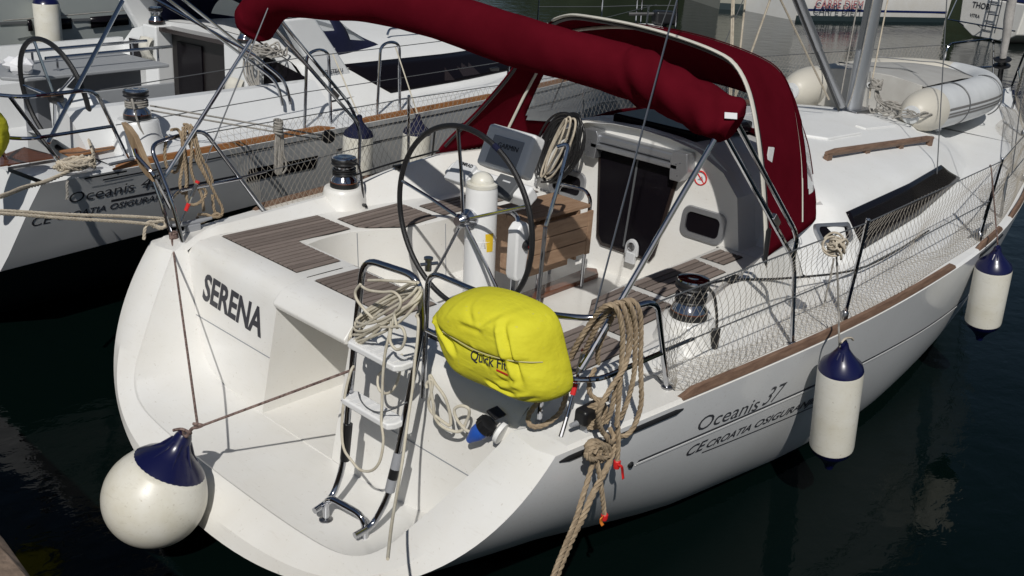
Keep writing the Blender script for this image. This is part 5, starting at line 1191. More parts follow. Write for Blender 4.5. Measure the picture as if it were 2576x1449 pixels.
# rope heap at the mast foot
mb = MB()
for k in range(16):
    c = V(6.62+rnd.uniform(-.1, .5), -.20-rnd.uniform(0, .32), 1.66-.02); R_ = rnd.uniform(.05, .13)
    rope(mb, spline([c+V(R_*math.cos(a)*1.2, R_*math.sin(a), rnd.uniform(0, .05)+.012) for a in np.linspace(rnd.uniform(0, 3), 6+rnd.uniform(0, 3), 9)], 4), .008, False)
for k in range(9):
    a0 = rnd.uniform(0, 6); c = V(6.72, -.13, 1.86+.02*k/3); rope(mb, spline([c+V(.05*math.cos(a), .05*math.sin(a), rnd.uniform(-.03, .03)) for a in np.linspace(a0, a0+5.5, 8)], 4), .009, False)
for k in range(8):
    rope(mb, spline([V(6.72+rnd.uniform(-.03, .03), -.14, 1.83), V(6.74+rnd.uniform(-.05, .06), -.17, 1.75), V(6.8+rnd.uniform(-.1, .2), -.2-rnd.uniform(0, .1), 1.67)], 4), .008, False)
tag(mb.build('rope_heap', 'rope_gr', sharp=70), 'coiled grey rope heaped at the foot of the mast', 'rope')

# --- safety nets laced between lifelines and toe rails
def net(topp, side, x0, x1, label, bots=None, cell=.052, r=.00125):
    mb = MB(); tp = np.array(topp); nx = int((x1-x0)/cell); nr = 14; nodes = []
    for j in range(nr+1):
        v = j/nr; row = []
        for i in range(nx+1):
            x = x0+(x1-x0)*(i+.5*(j % 2))/nx; t = V(x, np.interp(x, tp[:, 0], tp[:, 1]), np.interp(x, tp[:, 0], tp[:, 2]))
            b = V(x+.02, side*(f_ys(x)-.065), f_zs(x)+.025)
            if x < 1.35: t = t; b = V(max(x, 1.27), side*(f_ys(1.3)-.09), f_zs(1.3)+.03) if x < 1.27 else b
            sag = math.sin(math.pi*v)*(.03+.018*math.sin(x*3.1+1)+.012*math.sin(7*x))
            p = t+(b-t)*(v+.05*math.sin(v*math.pi)*math.sin(2.2*x)); p = p+V(.010*math.sin(5*x+9*v), -side*sag+side*.012*math.sin(11*v+3*x), -.006*math.sin(8*x)*math.sin(math.pi*v)); row.append(p)
        nodes.append(row)
    def seg(a, b):
        d = b-a; l = np.linalg.norm(d)
        if l < 1e-6: return
        d /= l; u = np.cross(d, V(.3, .9, .2)); u /= np.linalg.norm(u); w_ = np.cross(d, u); vs = []
        for p in (a, b):
            for k in range(3): an = 2.0944*k; vs.append(p+r*(math.cos(an)*u+math.sin(an)*w_))
        mb.add(vs, [(0, 1, 4, 3), (1, 2, 5, 4), (2, 0, 3, 5)])
    for j in range(nr):
        for i in range(nx+1):
            a = nodes[j][i]; seg(a, nodes[j+1][i])
            k = i+1 if j % 2 else i-1
            if 0 <= k <= nx: seg(a, nodes[j+1][k])
    # slack foot of the net lying on the side deck
    last = nodes[nr]; prev = last
    for j in range(1, 7):
        row = []
        for i in range(nx+1):
            p = last[i]; x = p[0]; jy = .034*j*(1+.25*math.sin(2.3*x)+.2*math.sin(5.1*x+1)); zz = f_zs(x)+.026+.014*abs(math.sin(3.7*x+j))
            row.append(V(x+.5*(x1-x0)/nx*((j % 2)*1.0)+.008*math.sin(9*x+j), p[1]-side*jy, zz if x > 1.3 else zz+.0))
        for i in range(nx+1):
            seg(prev[i], row[i]); k = i-1 if j % 2 else i+1
            if 0 <= k <= nx: seg(prev[i], row[k])
        prev = row
    bt = nodes[nr]
    for i in range(nx): seg(bt[i], bt[i+1])
    return tag(mb.build('safety_net', 'net', sharp=60), label, 'net', 'nets along the rails of the near yacht')
net(TOPS, -1, .98, 9.9, 'knotted cord netting along the starboard lifelines')
net(TOPP, 1, .98, 9.9, 'knotted cord netting along the port lifelines')

# ================================================================ NEIGHBOURING YACHTS AND THE FAR SIDE OF THE HARBOUR
class Fr:                              # a local frame: x forward, y to port, z up
    def __init__(s, o, deg): a = math.radians(deg); s.o = V(*o); s.e1 = V(math.cos(a), math.sin(a), 0); s.e2 = V(-math.sin(a), math.cos(a), 0)
    def p(s, x, y, z): return s.o+s.e1*x+s.e2*y+V(0, 0, z)
    def at_y(s, px, py, y): q = onP(px, py, s.o+s.e2*y, s.e2)-s.o; return V(q @ s.e1, q @ s.e2, q[2])
    def at_x(s, px, py, x): q = onP(px, py, s.o+s.e1*x, s.e1)-s.o; return V(q @ s.e1, q @ s.e2, q[2])
    def at_z(s, px, py, z): q = onZ(px, py, z)-s.o; return V(q @ s.e1, q @ s.e2, q[2])
    def put(s, mb): mb.v = [tuple(s.p(*v)) for v in mb.v]; return mb
NF = Fr((-.05, 4.6, 0), 7)
nb = thing('sailing_yacht', 'white sailing yacht with navy sprayhood and black cabin windows beyond the near yacht', 'sailing yacht', tuple(NF.p(0, 0, 0)))
def NB(name, mb, m, par=nb, **k): return NF.put(mb).build(name, m, par, **k)
g_ys = nspline([0, 1, 2.5, 4.5, 6.5, 8.5, 10.3, 11.7, 12.3], [1.98, 2.02, 2.06, 2.10, 2.03, 1.75, 1.17, .42, .03])
g_zs = nspline([0, 2.5, 5, 9, 12.3], [1.28, 1.305, 1.33, 1.37, 1.41])
def nsec(x, s):
    y, z = g_ys(x), g_zs(x); zch = .80+.02*x; k = min(1, max(0, (12.3-x)/5.5)); tuck = max(0, 1-x/9.0)
    fl = np.interp(x, [0, 2, 4.5, 8], [.28, .24, .16, .12]); zch = .635+.035*x
    L = [(y, z), (y-fl*.30, z-.18), (y-fl*.78-.2*(1-k), zch+.12), (y-fl-.25*(1-k), zch), (y*.88-fl*.8-.3*(1-k), zch-.14), (y*(.58+.24*(1-tuck))-.2*(1-k), .22), (y*(.40+.36*(1-tuck)), -.12), (0, -.35)]
    return [V(x-.32*(z-c)*max(0, 1-x/2), s*max(0, b), c) for b, c in L]
mb1, mb2 = MB(), MB(); xs = list(np.linspace(0, 12.3, 34))
for s in (-1, 1):
    R_ = [nsec(x, s) for x in xs]; mb1.grid([r[:4] for r in R_], flip=s < 0); mb2.grid([r[3:] for r in R_], flip=s < 0)
e = [nsec(0, -1), nsec(0, 1)]
mb1.add(e[0][:7]+e[1][:7][::-1], [tuple(range(14))])
NB('topsides', mb1, 'gel_cool', sharp=40); NB('bottom', mb2, 'antifoul_shade', sharp=40)  # bottom paint, with underside shade and water reflection put into its dark tone
# stripe, hull window, lettering on the side facing us
def nside(x, z, out=.003, s=-1):
    r = nsec(x, s); zz = [p[2] for p in r[:4]][::-1]; yy = [abs(p[1]) for p in r[:4]][::-1]; return V(x, s*(np.interp(z, zz, yy)+out), z)
def nstrip(name, m, x0, x1, za, zb, n=20, out=.003):
    mb = MB(); mb.grid([[nside(x, za(x), out) for x in np.linspace(x0, x1, n)], [nside(x, zb(x), out) for x in np.linspace(x0, x1, n)]], flip=True); return NB(name, mb, m)
nstrip('stripe', 'ink', .55, 1.66, lambda x: 1.025, lambda x: 1.045); nstrip('stripe', 'ink', 2.7, 9, lambda x: 1.06+.01*x, lambda x: 1.075+.01*x)
nstrip('stripe', 'ink', .45, 9, lambda x: 1.215+.012*x, lambda x: 1.228+.012*x)
nstrip('hull_window', 'smoke', 1.76, 2.50, lambda x: .955, lambda x: 1.075, out=.004)
nstrip('rub_strip', 'black', .30, .62, lambda x: 1.262, lambda x: 1.275, out=.012)
def ntext(body, size, x, z, m, w_, bold=0, shear=0):
    cu = bpy.data.curves.new('t', 'FONT'); cu.body = body; cu.size = size; cu.shear = shear; ob = bpy.data.objects.new('t', cu); C.objects.link(ob); bpy.context.view_layer.update(); w0 = ob.dimensions.x; bpy.data.objects.remove(ob)
    def warp(p, h):
        q = p-NF.o; xx = q @ NF.e1; return NF.p(*nside(xx, p[2], .004+h))
    return text_mesh(body, size, NF.p(x, -2.05, z), NF.e1, (0, 0, 1), m, nb, 'lettering', bold, shear, sx=w_/w0, warp=warp)
ntext('Oceanis', .122, .21, 1.085, 'ink', .50, -.0006); ntext('45', .15, .76, 1.085, 'ink', .17, -.0006, .2); ntext('CROATIA OSIGURANJE', .068, .14, .965, 'ink', .90, 0, .15); ntext('CE', .10, -.04, .955, 'ink', .14, 0, .1)
# deck edge, side deck, coaming, seats, sole
def nd(x, s):
    y, z = g_ys(x), g_zs(x)
    return [V(x, s*a, b) for a, b in ((y, z), (y-.02, z+.02), (y-.10, z+.025), (y-.33, z+.04), (y-.48, 1.50), (y-.58, 1.60), (y-.66, 1.605), (y-.74, 1.36), (y-1.15, 1.35), (y-1.18, .95), (0, .95))]
mb = MB()
for s in (-1, 1):
    mb.grid([nd(x, s) for x in (.55, .7, 1.0, 1.5, 2.0, 2.5, 2.92)], flip=s > 0)
    # quarter: flat helm area behind the coaming
    q = lambda x: [V(x, s*a, b) for a, b in ((g_ys(x), g_zs(x)), (g_ys(x)-.02, g_zs(x)+.02), (g_ys(x)-.45, g_zs(x)+.02), (g_ys(x)-.5, .95), (0, .95))]
    mb.grid([q(0.02), q(.3), q(.549)], flip=s > 0)
    a, b = nd(.55, s)[3:8], [V(.55, s*(g_ys(.55)-.45), g_zs(.55)+.02)]*5
    mb.grid([a, b], flip=s < 0)
NB('cockpit', mb, 'gel_cool', sharp=30)
# coachroof with long black windows
def nroof(x, s):
    foot = np.interp(x, [2.9, 5, 6.8, 8.4, 9.0], [1.58, 1.56, 1.40, .8, .3]); sh = np.interp(x, [2.9, 5, 6.8, 8.4, 9.0], [1.22, 1.22, 1.05, .5, .1])
    zf = g_zs(x)+.03; zh = np.interp(x, [2.9, 6, 7.8, 9.0], [1.72, 1.68, 1.56, 1.40]); zt = np.interp(x, [2.9, 6, 7.8, 9.0], [1.90, 1.82, 1.64, 1.41])
    return [V(x, s*a, b) for a, b in ((g_ys(x), g_zs(x)), (g_ys(x)-.02, g_zs(x)+.02), (foot+.05, zf), (foot, zf+.02), (foot*.35+sh*.65, zf+(zh-zf)*.70), (sh+.03, zh-.03), (sh-.03, zh), (sh*.6, zt-.04), (0, zt))]
mb = MB()
for s in (-1, 1): mb.grid([nroof(x, s) for x in np.linspace(2.92, 9.0, 24)], flip=s > 0)
for s in (-1, 1):
    mb.grid([[V(x, s*max(.02, g_ys(x)*t), g_zs(x)+.02*(1-t)) for t in (1, .6, .3, 0)] for x in np.linspace(9.0, 12.2, 8)], flip=s > 0)
NB('coachroof', mb, 'gel_deck', sharp=28)
def nwall(x, t, out=.006, s=-1):
    P = np.array(nroof(x, s)[3:6]); d = np.r_[0, np.cumsum(np.linalg.norm(np.diff(P, axis=0), axis=1))]; q = t*d[-1]; p = V(*[np.interp(q, d, P[:, k]) for k in range(3)]); return p+V(0, s*.8, .6)*out
mb = MB(); mb.grid([[nwall(3.45+.42*v+(7.0-3.45-.2*v)*t, .93-.85*v) for t in np.linspace(0, 1, 20)] for v in np.linspace(0, 1, 5)], flip=False); wn = NB('cabin_window', mb, 'smoke', solid=.01, offset=0)
for x0, pts in ((4.72, ((0, .15), (.16, .12), (.13, .52))), (5.05, ((0, .18), (.32, .15), (.25, .55), (.18, .40), (.12, .58), (.06, .42), (.0, .5)))):
    mb = MB(); mb.add([nwall(x0+a, b, .013) for a, b in pts], [tuple(range(len(pts)))]); NB('window_sticker', mb, 'smoke_br', par=wn)
# bulkhead, companionway, aft window
mb = MB(); xb2 = 2.9
mb.add([V(xb2, a, b) for a, b in ((-2.0, 1.3), (-1.56, 1.40), (-1.2, 1.72), (-.7, 1.86), (0, 1.90), (.7, 1.86), (1.2, 1.72), (1.56, 1.4), (2.0, 1.3), (1.2, .95), (-1.2, .95))], [tuple(range(11))]); NB('aft_bulkhead', mb, 'gel_cool')
dk = part('companionway', nb)
mb = MB(); mb.box(xb2-.03, xb2-.005, -.47, .50, .98, 1.80); NB('opening', mb, 'cabin_dark', par=dk)
mb = MB(); mb.box(xb2-.05, xb2-.03, .02, .40, 1.05, 1.70); NB('door_leaf', mb, 'smoke', par=dk)
mb = MB(); mb.box(xb2-.16, xb2-.0, -.50, .52, 1.79, 1.83); NB('hatch_lip', mb, 'smoke_br', par=dk)
for y0, y1 in ((-.82, -.50), (.52, .74)):
    mb = MB(); mb.box(xb2-.20, xb2-.004, y0, y1, 1.0, 1.84); NB('pillar', mb, 'gel_cool', par=dk, bevel=.02)
for y0, y1, z0, z1 in ((-1.42, -.84, 1.36, 1.74), (.78, 1.25, 1.3, 1.62)):
    mb = MB(); mb.prism([V(xb2-.008, y0, z0), V(xb2-.008, y1, z0), V(xb2-.008, y1, z1), V(xb2-.008, y0, z1-.12 if y0 < 0 else z1)], (-.008, 0, 0)); NB('aft_window', mb, 'smoke', bevel=0)
# white targa arch
ar_ = part('targa_arch', nb)
for s in (-1, 1):
    mb = MB(); mb.prism([V(3.12, s*1.36, 1.53), V(3.56, s*1.36, 1.55), V(3.10, s*1.30, 2.14), V(2.74, s*1.30, 2.13)], (0, -s*.11, 0)); NB('arch_leg', mb, 'gel_cool', par=ar_, bevel=.03)
mb = MB(); mb.prism([V(2.74, -1.30, 2.13), V(3.10, -1.30, 2.14), V(2.9, -1.22, 2.55), V(2.55, -1.22, 2.5)], (0, .12, 0)); mb.prism([V(2.74, 1.18, 2.13), V(3.10, 1.18, 2.14), V(2.9, 1.1, 2.55), V(2.55, 1.1, 2.5)], (0, .12, 0)); mb.prism([V(2.55, -1.22, 2.5), V(2.9, -1.22, 2.55), V(2.85, -1.1, 2.66), V(2.55, -1.1, 2.62)], (0, 2.4, 0)); NB('arch_top', mb, 'gel_cool', par=ar_, bevel=.02)
text_mesh('BENETEAU', .055, NF.p(3.13, -1.365, 1.615), NF.e1, (0, 0, 1), 'ink', nb, 'lettering', .001, 0)
# navy sprayhood
nh = part('sprayhood', nb)
cs = [(3.18, [(1.18, 1.66), (1.15, 1.95), (.95, 2.18), (.5, 2.27), (0, 2.29)]), (3.7, [(1.12, 1.68), (1.08, 1.90), (.9, 2.08), (.48, 2.16), (0, 2.18)]), (4.28, [(1.02, 1.73), (.97, 1.76), (.8, 1.79), (.45, 1.83), (0, 1.86)])]
rows = []
for x, hf in cs:
    P = spline([V(x, -a, b) for a, b in hf]+[V(x, a, b) for a, b in hf[:-1]][::-1], 5); A = np.array(P); d = np.r_[0, np.cumsum(np.linalg.norm(np.diff(A, axis=0), axis=1))]; rows.append(np.stack([np.interp(np.linspace(0, d[-1], 61), d, A[:, i]) for i in range(3)], 1))
Gn = [rows[0]*(1-t)+rows[1]*t for t in np.linspace(0, 1, 9)[:-1]]+[rows[1]*(1-t)+rows[2]*t for t in np.linspace(0, 1, 13)]
mc, mw = MB(), MB(); flat = [tuple(p) for r in Gn for p in r]
for i in range(len(Gn)-1):
    for j in range(60):
        f_, u_ = (i+.5)/(len(Gn)-1), (j+.5)/60; q = (i*61+j, i*61+j+1, (i+1)*61+j+1, (i+1)*61+j)
        w_ = (.48 < f_ < .86 and (.07 < u_ < .20 or .80 < u_ < .93)) or (.5 < f_ < .88 and .25 < u_ < .75) or (.12 < f_ < .3 and .10 < u_ < .17)
        (mw if w_ else mc).f.append(q)
mc.v = list(flat); mw.v = list(flat)
NB('canopy', mc, 'navy', par=nh, sharp=70, solid=.006); NB('window', mw, 'clear', par=nh, sharp=70)
mb = MB(); lp = V(3.42, -1.165, 1.76); mb.obox(lp, (.07, 0, 0), (0, .004, .045), (0, -.003, .0003)); NB('maker_label', mb, 'white', par=nh)
# teak toe rails on the near side
def nrail(x0, x1, n=14, s=-1, z_up=.045, m='orange_teak'):
    mb = MB(); rows = []
    for i, x in enumerate(np.linspace(x0, x1, n)):
        y, z = g_ys(x), g_zs(x); e_ = .3 if i in (0, n-1) else 1; rows.append([V(x, s*(y-.002), z+.005), V(x, s*(y-.01), z+z_up*e_), V(x, s*(y-.045), z+z_up*e_), V(x, s*(y-.055), z+.012)])
    mb.grid(rows, flip=s < 0); mb.add(rows[0], [(0, 1, 2, 3)]); mb.add(rows[-1], [(3, 2, 1, 0)]); return NB('toe_rail', mb, m, sharp=25)
nrail(.52, 2.62); nrail(2.86, 4.95); nrail(5.3, 8.5)
# teak pad on the helm step and dark locker
a = NF.at_z(160, 330, 1.33)
mb = MB(); q = [NF.at_z(*p, 1.36) for p in ((150, 480-10), (180, 452), (310, 475-10), (190, 500-8))]
mb = MB(); q = [NF.at_z(*p, 1.35) for p in ((148, 383), (268, 361), (300, 372), (178, 397))]; mb.prism(q, (0, 0, .012)); NB('teak_step', mb, 'orange_teak')
mb = MB(); q = [NF.at_z(*p, 1.335) for p in ((0, 395), (62, 373), (150, 397), (0, 420))]; mb.prism(q, (0, 0, .01)); NB('dark_pad', mb, 'varnish')
# winch plinth and winches
wc = NF.at_z(395, 312, 1.48); wc = V(.93, -1.72, 1.44)
mb = MB(); mb.lathe([(.20, -.12), (.165, .0), (.15, .10), (.14, .115)], wc, (0, 0, 1), 28); NB('winch_plinth', mb, 'gel_cool')
def nwinch(x, y, z, r, line=None, drum='steel'): return winch(*NF.p(x, y, z), r, par=nb, line=line, drum=drum)
nwinch(wc[0], wc[1], wc[2]+.115, .10, 'rope_gr'); nwinch(2.80, .64, 1.845, .075); nwinch(2.80, -.70, 1.845, .075)
# steering wheel and its plinth on the near side
sw = part('steering_wheel', nb); hc = V(.72, -.99, 1.61); hr = .44
mb = MB(); mb.tube([hc+V(-.06*math.cos(a), hr*math.sin(a), hr*math.cos(a)) for a in np.linspace(0, 2*math.pi, 65)[:-1]], .019, 8, closed=True); NB('rim', mb, 'leather', par=sw)
for a in (.25, 1.5, 2.76, -2.27, -1.0):
    mb = MB(); mb.tube([hc, hc+V(-.06*math.cos(a), hr*math.sin(a), hr*math.cos(a))], .011, 6); NB('spoke', mb, 'steel', par=sw)
mb = MB(); mb.lathe([(.045, -.05), (.05, 0), (.03, .04)], hc, (-1, 0, 0), 14); NB('hub', mb, 'black', par=sw)
mb = MB(); mb.prism([V(.80, -1.28, .95), V(1.20, -1.28, .95), V(1.12, -1.28, 1.52), V(.90, -1.28, 1.66), V(.78, -1.28, 1.55)], (0, .52, 0)); NB('helm_plinth', mb, 'gel_cool', bevel=.05, seg=3)
mb = MB(); mb.prism([V(.84, 1.05, .95), V(1.15, 1.05, .95), V(1.08, 1.05, 1.5), V(.86, 1.05, 1.6)], (0, .45, 0)); NB('helm_plinth', mb, 'gel_cool', bevel=.05, seg=3)
# cockpit table and seat backs
tb2 = part('cockpit_table', nb)
mb = MB(); mb.prism([V(.62, -.42, 1.66), V(.74, -.58, 1.66), V(2.05, -.58, 1.66), V(2.05, .12, 1.66), V(.80, .12, 1.66)], (0, 0, .03)); NB('table_top', mb, 'table_gr', par=tb2, bevel=.01)
mb = MB(); mb.box(1.05, 2.08, -.60, -.575, 1.10, 1.53); NB('table_leaf', mb, 'table_gr', par=tb2, bevel=.01)
mb = MB(); mb.box(.95, 1.95, -.30, -.10, .95, 1.66); NB('table_body', mb, 'grey_seat', par=tb2, bevel=.01)
for y, z in ((-.42, 1.80), (-.05, 1.80)):
    mb = MB(); mb.tube([(1.0, y, z), (2.2, y, z+.01)], .014, 8); [mb.tube([(x, y, 1.69), (x, y, z)], .01, 6) for x in (1.1, 2.05)]; NB('table_rail', mb, 'steel', par=tb2)
for s in (-1, 1):
    mb = MB(); mb.box(1.15, 2.85, s*1.12-.03 if s < 0 else s*1.0, s*1.0 if s < 0 else s*1.12+.03, 1.05, 1.34); NB('seat_front', mb, 'grey_seat', bevel=.01)
# cream sheet bags hung by the companionway
for y0, y1, z0, z1 in ((-.80, -.56, 1.12, 1.52), (.54, .74, 1.50, 1.72)):
    mb = MB(); rows = []
    for t in np.linspace(0, 1, 7): rows.append([V(xb2-.215-.05*math.sin(math.pi*min(1, t*1.1))-.012*math.sin(9*u+4*t), y0+(y1-y0)*u, z1-(z1-z0)*t) for u in np.linspace(0, 1, 9)])
    mb.grid(rows); bg_ = NF.put(mb).build('sheet_bag', 'canvas_wh', sharp=60, solid=.004); tag(bg_, 'cream canvas sheet bag hanging %s the dark companionway of the far yacht' % ('right of' if y0 < 0 else 'left of'), 'bag', 'sheet bags on the far yacht')
mb = MB()
for k in range(12):
    c = V(2.72+rnd.uniform(-.1, .25), -.98+rnd.uniform(-.22, .2), 1.80-.0); R_ = rnd.uniform(.06, .12)
    rope(mb, spline([c+V(R_*math.cos(a), R_*1.5*math.sin(a), rnd.uniform(-.03, .05)) for a in np.linspace(rnd.uniform(0, 3), 6.3+rnd.uniform(0, 3), 9)], 4), .008, False)
for k in range(4): rope(mb, spline([V(2.66, -.86-.03*k, 1.78), V(2.62, -.88-.04*k, 1.62), V(2.62, -.98-.03*k, 1.5), V(2.64, -1.06, 1.62), V(2.68, -1.0, 1.76)], 5), .009, False)
tag(NF.put(mb).build('rope_heap', 'rope_gr', sharp=70), 'tangle of grey rope on the far yacht under the rolled bimini', 'rope')
# crumpled paper on the table
mb = MB(); pc = V(.82, -.36, 1.75); bm_r = random.Random(3); nu, nv = 12, 8; rows = []
for i in range(nv+1):
    rows.append([pc+V(.13*math.sin(math.pi*i/nv)*math.cos(2*math.pi*k/nu), .17*math.sin(math.pi*i/nv)*math.sin(2*math.pi*k/nu), -.07*math.cos(math.pi*i/nv))*(bm_r.uniform(.6, 1.35)) if False else pc+V(*[a*bm_r.uniform(.6, 1.3) for a in (.11*math.sin(math.pi*i/nv)*math.cos(2*math.pi*k/nu), .15*math.sin(math.pi*i/nv)*math.sin(2*math.pi*k/nu), -.07*math.cos(math.pi*i/nv))]) for k in range(nu)])
mb.grid(rows, wrap=True); tag(NF.put(mb).build('crumpled_paper', 'paper', sharp=10), 'crumpled white paper lying on the grey cockpit table', 'paper')
# pushpit, stanchion gates, lifelines
np_ = part('pushpit', nb)
mb = MB(); mb.tube(fillet([(-.15, -1.10, 1.86), (-.16, -1.75, 1.86), (-.05, -1.95, 1.86), (.46, -1.96, 1.86), (.70, -1.92, 1.32)], .1, 6), .0135, 10); NB('rail', mb, 'steel', par=np_)
mb = MB(); mb.tube(fillet([(-.15, -1.1, 1.58), (-.14, -1.78, 1.58), (-.02, -1.93, 1.58), (.585, -1.94, 1.585)], .08, 6), .0125, 8); NB('rail', mb, 'steel', par=np_)
for a, b in (((-.10, -1.90, 1.86), (.22, -1.93, 1.31)), ((-.15, -1.5, 1.86), (.05, -1.5, 1.3))):
    mb = MB(); mb.tube([a, b], .0135, 8); NB('leg', mb, 'steel', par=np_)
mb = MB(); mb.tube([NF.at_y(120, 360, -1.6), NF.at_y(308, 2, -1.2)], .016, 10); NB('bimini_strut', mb, 'steel')
top_ = NF.at_y(300, 0, -1.2)
ft = V(2.35, -1.70, 1.48)
for d_ in (0, .09):
    mb = MB(); mb.tube(fillet([ft+V(.0+d_, .0, 0), ft+V(-.03+d_, .03, .20), V(1.45+d_*1.5, -1.28, 2.42)], .1, 5), .0135, 8); NB('bimini_tube', mb, 'steel')
mb = MB(); mb.tube([ft+V(-.2, .10, .42), V(1.42, -1.26, 2.36)], .013, 8); NB('bimini_tube', mb, 'steel')
def gate(x0, x1):
    st = part('stanchion_gate', nb); y0, y1 = g_ys(x0)-.10, g_ys(x1)-.10; z0 = g_zs(x0)+.02
    mb = MB(); mb.tube(fillet([(x0, -y0, z0), (x0+.03, -y0, z0+.62), (x0+.5*(x1-x0), -y1, z0+.655), (x1-.03, -y1, z0+.62), (x1, -y1, z0)], .08, 5), .0135, 8); NB('hoop', mb, 'steel', par=st)
gate(2.36, 2.66); gate(3.22, 3.52)
def stan2(x):
    mb = MB(); y = g_ys(x)-.1; z = g_zs(x)+.02; mb.tube([(x, -y, z), (x, -y, z+.62)], .0125, 8); NB('stanchion', mb, 'steel')
for x in (5.2, 7.1, 9.0): stan2(x)
for h in (.60, .31):
    mb = MB(); mb.tube([V(.60 if h < .4 else .50, -1.95, 1.32+h*.88)]+[V(x, -(g_ys(x)-.10), g_zs(x)+.02+h) for x in (2.38, 2.64, 3.24, 3.5, 5.2, 7.1, 9.5)], .004, 5); NB('lifeline', mb, 'dkgrey')
# block and genoa lead on the side deck, sheets
mb = MB(); bp_ = NF.at_z(826, 350, 1.42); mb.lathe([(.05, -.02), (.055, 0), (.05, .02)], bp_+V(0, 0, .02), (.3, 1, 0), 16); NB('sheet_block', mb, 'black')
for dz in (0, -.035):
    mb = MB(); mb.tube([wc+V(.05, -.09, .22+dz), bp_+V(0, 0, .02+dz)], .007, 6); NF.put(mb); tag(mb.build('sheet', 'rope_gr'), 'grey sheet led from the far yacht winch, %s strand' % ('upper' if dz == 0 else 'lower'), 'line')
mb = MB(); mb.tube(spline([wc+V(-.08, -.07, .22), wc+V(-.10, -.10, .28), wc+V(-.08, -.13, .1), wc+V(-.02, -.16, -.05), wc+V(.0, -.20, -.16)], 6), .008, 6); NF.put(mb); tag(mb.build('sheet_tail', 'rope_gr'), 'grey sheet tail hanging from the far yacht winch', 'line')
mb = MB(); gp_ = NF.at_z(1240, 185, 1.40); mb.tube([gp_+V(-2.6, -.1, 0), gp_+V(.6, .05, .02)], .012, 6); NB('genoa_track', mb, 'black'); mb = MB(); mb.obox(gp_+V(0, 0, .04), (.08, 0, 0), (0, .03, 0), (0, 0, .03)); NB('genoa_car', mb, 'black', bevel=.01)
# handrail on the coachroof
mb = MB(); mb.tube(fillet([(4.55, -.86, 1.82), (4.58, -.86, 1.88), (6.3, -.80, 1.86), (6.33, -.80, 1.8)], .03, 3), .013, 8); NB('handrail', mb, 'steel')
# mast of the far yacht is out of sight ahead; its mooring rope and cleat
cl3 = NF.at_z(190, 428, 1.33); mb = MB()
for k in range(9):
    a0 = rnd.uniform(0, 6); rope(mb, spline([cl3+V(.13*math.cos(a)+rnd.uniform(-.02, .02), .05*math.sin(a)+rnd.uniform(-.02, .02), .03+rnd.uniform(-.02, .05)) for a in np.linspace(a0, a0+5, 8)], 4), .013, True)
rope(mb, spline([cl3+V(.05, 0, .03), NF.at_z(120, 455, 1.33), NF.at_z(60, 472, 1.36), NF.at_z(0, 495, 1.42), NF.at_z(-150, 540, 1.5)], 6), .015, True)
rope(mb, spline([cl3+V(.08, .02, .03), cl3+V(.2, .1, .05), NF.at_z(232, 378, 1.38), NF.at_z(215, 330, 1.45)], 6), .011, True)
tag(NF.put(mb).build('mooring_line', 'rope_lt', sharp=70), 'thick cream mooring line knotted on the quarter of the far yacht', 'rope')
mb = MB(); mb.tube([cl3+V(.22, -.06, .015), cl3+V(.42, -.05, .02)], .012, 8); NB('cleat', mb, 'alu')
mb = MB(); pts = [NF.at_y(*p, -2.10) for p in ((170, 455), (168, 470), (170, 488), (168, 502))]; rope(mb, spline(pts, 4), .010, True); tag(NF.put(mb).build('rope_end', 'rope_gr', sharp=70), 'short rope end dangling over the far yacht quarter', 'rope')
# yellow bag at the left edge
mb = MB(); oc = NF.at_y(0, 330, -1.93); rows = []
for i in range(11):
    t = i/10; row = []
    for k in range(16):
        a = 2*math.pi*k/16; rr = math.sin(math.pi*min(1, .08+t*.9))**.45*(1+.12*math.sin(3*a+5*t)); row.append(V(oc[0]-.215+.24*rr*math.cos(a), oc[1]-.02+.08*rr*math.sin(a), 1.86-.44*t))
    rows.append(row)
mb.grid(rows, wrap=True); mb.add(rows[0], [tuple(range(16))]); mb.add(rows[-1], [tuple(range(16))[::-1]]); tag(NF.put(mb).build('lifebuoy_bag', 'yellow', sharp=70), 'yellow lifebuoy bag on the far yacht at the left edge', 'lifebuoy bag')
# fenders slung on the far yacht
for x, z, lab in ((2.66, 1.45, 'white fender with navy cap behind the netting, on the far yacht by the winch'), (3.42, 1.36, 'white fender with navy cap behind the netting, nearer the sprayhood on the far yacht')):
    p = NF.p(x, -2.30, z); fender(p, .46, .13, lab, 'fenders slung along the far yacht', (0, .05, -1), blue='navy')
    mb = MB(); mb.tube([p, NF.p(x, -(g_ys(x)-.08), g_zs(x)+.62)], .006, 6); tag(mb.build('fender_line', 'rope_wh'), 'pale line holding the fender %s' % ('by the far yacht winch' if x < 3 else 'nearer the far sprayhood'), 'line')
mb = MB()
for k in range(5): rope(mb, spline([onY(697, 300, 1.80)+V(rnd.uniform(-.02, .02), 0, 0), onY(705+rnd.uniform(-8, 8), 345, 1.80), onY(712+rnd.uniform(-14, 14), 420, 1.80), onY(700+rnd.uniform(-6, 6), 435, 1.80), onY(698+rnd.uniform(-6, 6), 370, 1.80), onY(700, 305, 1.80)], 5), .008, False)
for k in range(6): c = onY(700, 305+6*k, 1.80); rope(mb, [c+.028*V(math.cos(a), math.sin(a), .3*math.sin(a+k)) for a in np.linspace(0, 6, 12)], .008, False)
tag(mb.build('rope_hank', 'rope_gr', sharp=70), 'grey rope hank knotted on the port lifeline of the near yacht', 'rope')

